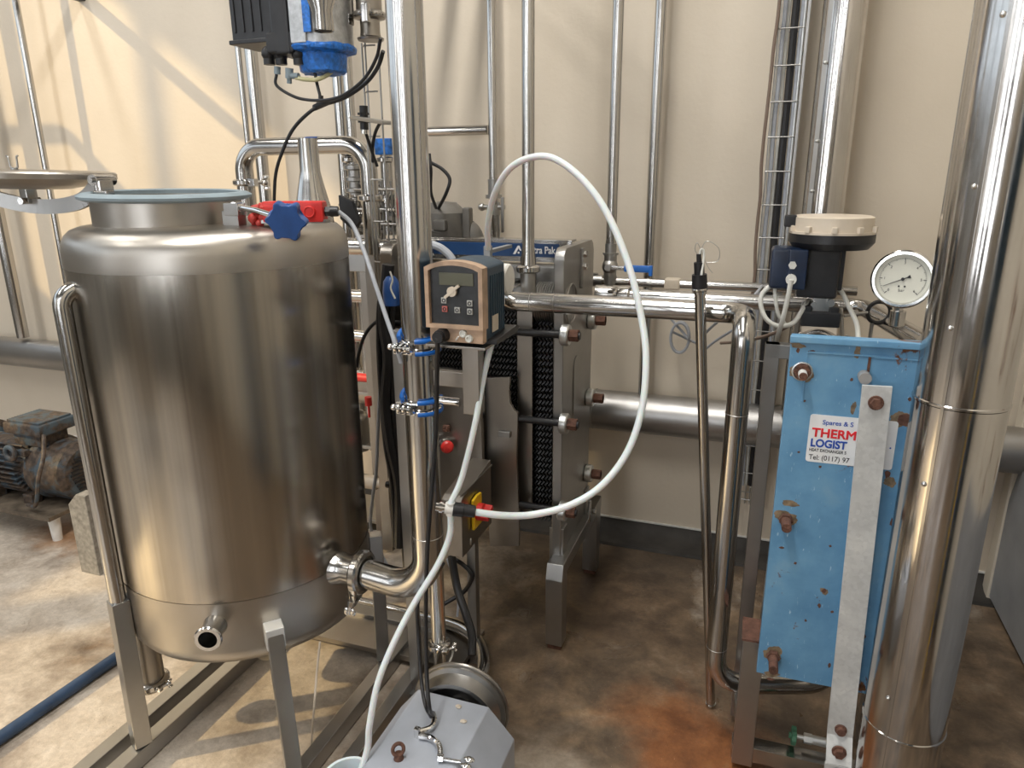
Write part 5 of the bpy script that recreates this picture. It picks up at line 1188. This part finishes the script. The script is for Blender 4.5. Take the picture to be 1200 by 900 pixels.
# motor shroud: bevelled housing, top surface at z
hzt=.235
ht=[P(490,806,Z=hzt),P(585,826,Z=hzt),P(560,905,Z=hzt),P(440,900,Z=hzt)]
hx0=P(455,900,Z=hzt).x; hx1=P(548,900,Z=hzt).x
a_=P(492,805,Z=hzt); b_=P(572,828,Z=hzt)
hax=pax; hcr=V((-hax.y,hax.x,0)) ; hcr=hcr if hcr.x>0 else -hcr
hw=.10
hc=V((-.672,1.405,0)); hcr=XV; pax=-YV
hc=hc+pax*0; hc.z=0
prf=[(-hw-.055,.03),(hw+.07,.03),(hw+.07,.17),(hw,.25),(-hw,.25),(-hw-.055,.18)]
m=MB(); m.prism(prf,hc,hcr,ZV,pax*.34,.004); hs_=plabel(m.build('motor_housing',M['housing'],pmp),'pale grey-blue bevelled motor housing')
m=MB(); er=P(467,884,Z=.262); m.torus(er+V((0,0,.014)),V((.6,-.6,.35)),.013,.0045,28,10); m.cyl(er-V((0,0,.012)),er+V((0,0,.004)),.012,.009,n=16); plabel(m.build('lifting_eye',M['rust'],pmp),'brown rusty lifting eye')
m=MB()
for s in (-1,1):
    for t in (.08,.28): m.box(hc+hcr*s*(hw+.0)+pax*t+V((0,0,.015)),(.04,.04,.032),bev=.003)
m.build('foot',M['steel_dull'],pmp)
# loose open clamp lying on the housing
def hp2(u,v,dz=.0): return P(u,v,Z=.26+dz)
o=thing('loose_clamp','opened chrome pipe clamp lying on the grey motor housing','clamp',hp2(505,860))
m=MB(); m.tube(smooth([hp2(507,836),hp2(509,845),hp2(504,853),hp2(492,857)],6),.0075,10); m.tube(smooth([hp2(491,862),hp2(503,864),hp2(512,870),hp2(516,880),hp2(515,888)],6),.0075,10); m.build('arc_half',M['chrome'],o)
m=MB(); m.box(hp2(489,859),(.014,.014,.03),bev=.002); m.build('hinge_block',M['chrome'],o)
m=MB(); m.cyl(hp2(516,889),hp2(540,893),.0045,n=12); m.hexn(hp2(514,888),hp2(520,889),.010); c=hp2(543,894)
for s in (-1,1): m.sph(c+V((.010,.010*s,.004)),.011,(1.3,.8,.5),n=12)
m.build('wing_nut',M['chrome'],o)
for i,(u,v) in enumerate(((537,828),(543,845))):
    m=MB(); rn=random.Random(i); m.sph(hp2(u,v,-.007),.0075,(1.2,.9,.5),n=8); m.v=[x+V((rn.uniform(-.001,.001),)*3) for x in m.v]; tag(m.build('paint_flake',M['cream_pl']),('small cream flake on the motor housing nearer the pump casing','small cream flake on the motor housing nearer the chrome clamp')[i],'flake')
# curved discharge pipe round the pump
zq_=.235
dpp=[P(400,704,Z=.22),P(470,715,Z=.22),P(520,728,Z=.22),P(556,748,Z=.20),P(566,770,Z=.16),P(564,800,Z=.10)]
dpp=[P(395,700,Y=1.98),P(470,718,Y=1.98),P(535,733,Y=1.93),P(560,752,Y=1.86),P(567,778,Y=1.76),P(560,805,Y=1.66)]
tag(MB().tube(smooth(dpp,8),.0225,28).build('discharge_pipe',M['steel']),'stainless pipe curving round the back of the bottom pump','pipe')
cable('thin_cable','thin white cord curling by the pump clamp',[P(531,757,Y=1.62),P(530,768,Y=1.62),P(525,780,Y=1.60),P(520,795,Y=1.6)],.003,'cable_white')
# ================================================================= SKID under tank
sk=thing('tank_skid','grey box-section skid frame on the floor under the tank','skid frame',(-1.35,1.4,0))
def ybeam(u,v,y0,y1,w=.055,h=.05):
    x=P(u,v,Z=.05).x; m=MB(); m.box((x,(y0+y1)/2,.028),(w,y1-y0,h),bev=.003); m.build('beam',M['steel_dull'],sk); return x
xa=fl.x; 
XA=xa-.085; XB=xa+.0
for x in (XA,XB): m=MB(); m.box((x,1.45,.028),(.045,1.30,.05),bev=.003); m.build('beam',M['steel_dull'],sk)
XC=P(440,790,Z=.05).x; XD=XC+.085
m=MB(); m.box((XC,1.38,.028),(.040,1.15,.05),bev=.003); m.build('beam',M['steel_dull'],sk)
m=MB(); m.box((XD+.02,1.38,.028),(.040,1.0,.05),bev=.003); m.build('beam',M['steel_dull'],sk)
for y in (.82,1.93): m=MB(); m.box(((XA+XD)/2,y,.028),(XD-XA,.05,.046),bev=.003); m.build('cross_beam',M['steel_dull'],sk)
m=MB(); m.box((XB+.40,1.87,.028),(.6,.22,.02),bev=.002); m.build('drip_plate',M['steel_brown'],sk)
cable('cream_cable','thin cream cord hanging from the tank bottom',[P(375,752,D=1.62),P(371,790,D=1.60),P(368,830,D=1.56),P(364,880,Z=.01)],.003,'cream_pl')
# bottom drain beside left leg
bo2=P(172,770,D=1.72); o=thing('drain_stub','capped drain stub with clamp behind the left tank leg','drain',V((bo2.x,bo2.y,.18)))
m=MB(); za=P(172,752,D=1.72).z+.05; zz2=P(175,797,D=1.72).z; m.cyl((bo2.x,bo2.y,zz2-.02),(bo2.x,bo2.y,za),.038,n=32); m.build('tube',M['steel_brown'],o)
triclamp('pipe_clamp',V((bo2.x,bo2.y,zz2)),ZV,.040,o,wing=(.8,-.3,0))
# blue pipe on the floor
a=P(-15,880,Z=.02); b=P(165,752,Z=.02); x=(a.x+b.x)/2
m=MB(); m.cyl((a.x-.03,a.y-.3,.020),(b.x,b.y+.12,.020),.019,n=24); tag(m.build('floor_pipe',M['blue_pipe']),'dark blue pipe lying on the floor at bottom left','pipe')

# ================================================================= OLD MOTOR
Yo=2.17; mc=P(38,552,Y=Yo); zpl=P(45,600,Y=Yo-.1).z
om=thing('electric_motor','old rust-flaked blue electric motor on a footed plate at left','motor',(mc.x,Yo,.10))
R_=.135; zc_=.285; xE=P(70,560,Y=Yo).x
xbk=xE-.42
m=MB(); m.cyl((xbk,Yo,zc_),(xE-.02,Yo,zc_),R_-.02,n=40)
for k in range(34):
    a=2*math.pi*k/34; 
    if math.cos(a-math.pi/2)>.86: continue
    c=V((( xbk+xE)/2-.03,Yo+math.cos(a)*(R_-.008),zc_+math.sin(a)*(R_-.008))); m.box(c,(xE-xbk-.10,.036,.006),rot=Matrix.Rotation(a,4,'X'))
fb=m.build('finned_body',M['motor'],om)
m=MB(); m.lathe([(R_-.03,-.03),(R_+.008,-.025),(R_+.012,0),(R_+.012,.02),(R_,.03),(R_-.005,.16),(R_-.03,.18),(0,.185)],(xE,Yo,zc_),XV,n=48); m.build('end_bell',M['motor'],om)
m=MB()
for k in range(9): m.box((xE+.184,Yo,zc_-.075+k*.018),(.008,.16-abs(k-4)*.014,.007),bev=.001)
for k in range(10):
    a=math.radians(-120+k*12); m.box((xE+.10,Yo+math.cos(a)*(R_-.002),zc_+math.sin(a)*(R_-.002)),(.10,.010,.006),rot=Matrix.Rotation(a,4,'X'))
m.build('fan_slots',M['black'],om)
m=MB(); m.lathe([(.02,-.05),(R_+.03,-.05),(R_+.035,-.04),(R_+.035,-.02),(R_+.02,-.01),(R_-.02,-.0)],(xbk,Yo,zc_),XV,n=48); m.build('drive_flange',M['motor'],om)
tbx=P(50,500,Y=Yo-.02).x; tz=zc_+R_
m=MB(); m.box((tbx-.02,Yo-.02,tz+.015),(.17,.14,.06),bev=.010); tb_=m.build('terminal_base',M['motor'],om)
m=MB(); m.box((tbx-.01,Yo-.02,tz+.072),(.23,.19,.055),bev=.012); m.box((tbx-.01,Yo-.02,tz+.103),(.20,.16,.012),bev=.004); m.build('terminal_box',M['motor'],om)
m=MB(); c=P(12,531,Y=Yo-.15); m.torus(c,YV,.028,.011,32,10); m.box(c+V((.04,.03,-.005)),(.05,.03,.03),bev=.005); m.build('lifting_eye',M['motor'],om)
m=MB(); m.box((xbk+.13,Yo-.10,zc_-R_+.005),(.06,.05,.05),bev=.004); m.box((xbk+.13,Yo+.10,zc_-R_+.005),(.06,.05,.05),bev=.004); m.box((xE-.06,Yo-.10,zc_-R_+.005),(.06,.05,.05),bev=.004); m.build('foot',M['motor'],om)
m=MB(); m.box(((xbk+xE)/2+.0,Yo-.02,.125),(.74,.36,.020),bev=.002); bpz=m.build('base_plate',M['rust_plate'],om)
for sx in (-.33,.33):
    for sy in (-.15,.14): m=MB(); m.cyl(((xbk+xE)/2+sx,Yo+sy-.0,0),((xbk+xE)/2+sx,Yo+sy,.118),.020,.026,n=20); plabel(m.build('leg',M['white_pl'],om),'short white leg')
m=MB(); m.tube(smooth([V((tbx+.11,Yo-.10,tz+.06)),V((tbx+.15,Yo-.15,tz-.02)),V((tbx+.15,Yo-.19,zc_+.03)),V((tbx+.10,Yo-.19,zc_-.10)),V((tbx+.02,Yo-.17,.16))],8),.009,12); m.build('motor_lead',M['motor'],om)
# grey footed bracket behind tank tube
gp=P(104,672,Z=0); o=MB(); hgt=P(106,583,Y=gp.y).z; wd=.10
o.prism([(-.05,0),(.05,0),(.05,hgt),(.0,hgt),(-.05,hgt-.05)],V((gp.x+.01,gp.y,0)),XV,ZV,YV*.05,.003)
tag(o.build('foot_bracket',M['concrete_grey']),'scuffed grey steel foot between the old motor and the tank','bracket')
# wall lamp arm casting the long diagonal shadow
la_=P(96,0,Y=YB); o=thing('ceiling_bracket','dark bracket end poking in at the top left of the wall','bracket',(la_.x,YB,la_.z))
m=MB(); m.box((la_.x-.0,YB-.30,la_.z+.02),(.05,.62,.05),bev=.004); m.build('arm',M['black_pl'],o)
SD=V((1.0,.70,-.76)); pp=[P(u,v,Y=YB)-SD*(.62/.70) for u,v in ((-190,165),(78,157),(160,245))]
o=thing('overhead_pipe','bent pipe beyond the left edge whose shadow falls on the wall','pipe',pp[0]); MB().tube(fillet(pp,.12,10),.035,24).build('tube',M['steel'],o)
print('OVERHEAD',[proj(p) for p in pp])
# ================================================================= UNSEEN PROPS (added for the steel to reflect)
def bigtank(x,y,r,z1,label):
    o=thing('reflection_tank',label,'tank',(x,y,0)); m=MB(); m.lathe([(0,.25),(r*.8,.27),(r,.35),(r,z1-.1),(r*.9,z1),(0,z1+.05)],(x,y,0),ZV,n=72); m.build('shell',M['steel_satin'],o)
    for k in range(4):
        a=math.pi/4+math.pi/2*k; m=MB(); m.cyl((x+math.cos(a)*r*.8,y+math.sin(a)*r*.8,0),(x+math.cos(a)*r*.8,y+math.sin(a)*r*.8,.34),.035); m.build('leg',M['steel_dull'],o)
REFL_TANKS=[(-2.6,-1.4,.50,2.3,'tall steel tank added behind the viewer on the left for reflections'),(.1,-2.2,.55,2.6,'tall steel tank added behind the viewer on the right for reflections')]  # added tanks, mirrored in the steel and blocking some sun
for a in REFL_TANKS: bigtank(*a)
o=thing('reflection_cabinet','dark blue cabinet added by the right wall beside the viewer for reflections','cabinet',(.78,.15,0))  # added cabinet, an unseen dark shape for the duct to reflect
m=MB(); m.box((.78,.15,1.0),(.28,.50,2.0),bev=.01); m.build('body',M['navy'],o); m=MB(); m.box((.632,.15,1.0),(.02,.46,1.9),bev=.006); dr=m.build('door',M['navy'],o); m=MB(); m.box((.61,-.02,1.05),(.03,.03,.12),bev=.006); m.build('handle',M['black_pl'],dr)
for x,y,mt,lab in ((.60,.66,'yellow','yellow post added beside the viewer near the right wall for reflections'),(.66,.58,'blue_sleeve','blue post added beside the viewer near the right wall for reflections')):  # added posts, unseen, for coloured streaks in the duct
    m=MB(); m.cyl((x,y,0),(x,y,1.05),.022); tag(m.build('reflection_post',M[mt]),lab,'post')
# ================================================================= LIGHT
S=V((1.0,.70,-.76)).normalized()
su=bpy.data.lights.new('sun','SUN'); su.energy=4.4; su.angle=math.radians(1.2); su.color=(1.0,.74,.38)
so_=bpy.data.objects.new('sun',su); so_.rotation_euler=S.to_track_quat('-Z','Y').to_euler(); so_.location=(-5,-3,6); C.objects.link(so_)
w=bpy.data.worlds.new('sky'); bpy.context.scene.world=w; w.use_nodes=True
bg=w.node_tree.nodes['Background']; bg.inputs[0].default_value=(.80,.90,1,1); bg.inputs[1].default_value=2.2
def area(name,loc,sx,sy,e,col,rot=(0,0,0)):
    l=bpy.data.lights.new(name,'AREA'); l.shape='RECTANGLE'; l.size=sx; l.size_y=sy; l.energy=e; l.color=col
    o=bpy.data.objects.new(name,l); o.location=loc; o.rotation_euler=rot; C.objects.link(o); return o
for x,y,e in ((-3.8,.6,60),(-3.8,-1.6,60),(-.85,1.3,110),(-.85,-.6,90)): area('ceiling_fill',(x,y,ZC-.06),.35,1.5,e,(1,.97,.91))  # added fill lamps under the ceiling, no fixtures modelled
for x,e,wd in ((-5.0,26,.35),(-4.2,26,.35),(-2.9,34,.45),(-1.9,20,.18),(-.9,34,.4),(-.1,22,.22),(.6,18,.2)): area('front_fill_strip',(x,YF+.02,2.1),wd,2.6,e,(.93,.96,1),(math.pi/2,0,0))  # added fill strips on a closed wall, also reflected as bright streaks
# ================================================================= CAMERA
cam=bpy.data.cameras.new('camera'); cam.sensor_fit='HORIZONTAL'; cam.sensor_width=36; cam.lens=36*F/1200; cam.clip_start=.02
co_=bpy.data.objects.new('camera',cam); C.objects.link(co_); bpy.context.scene.camera=co_
fwd=V(ray(600,450)[:3]).normalized(); rt=(V(ray(700,450)[:3])-V(ray(600,450)[:3])).normalized(); upv=rt.cross(fwd)
Rm=Matrix((rt,upv,-fwd)).transposed().to_4x4(); co_.matrix_world=Matrix.Translation((0,0,H))@Rm
vs=bpy.context.scene.view_settings; vs.view_transform='Standard'; vs.look='None'; vs.exposure=-0.45; vs.gamma=1; vs.use_curve_mapping=False

bpy.context.view_layer.update()
for o in [x for x in bpy.data.objects if x.type=='FONT']:
    me=bpy.data.meshes.new_from_object(o); n=bpy.data.objects.new('lettering' if not o.name.startswith('numeral') else 'numeral',me); C.objects.link(n)
    n.parent=o.parent; n.matrix_local=o.matrix_local.copy(); bpy.data.objects.remove(o)
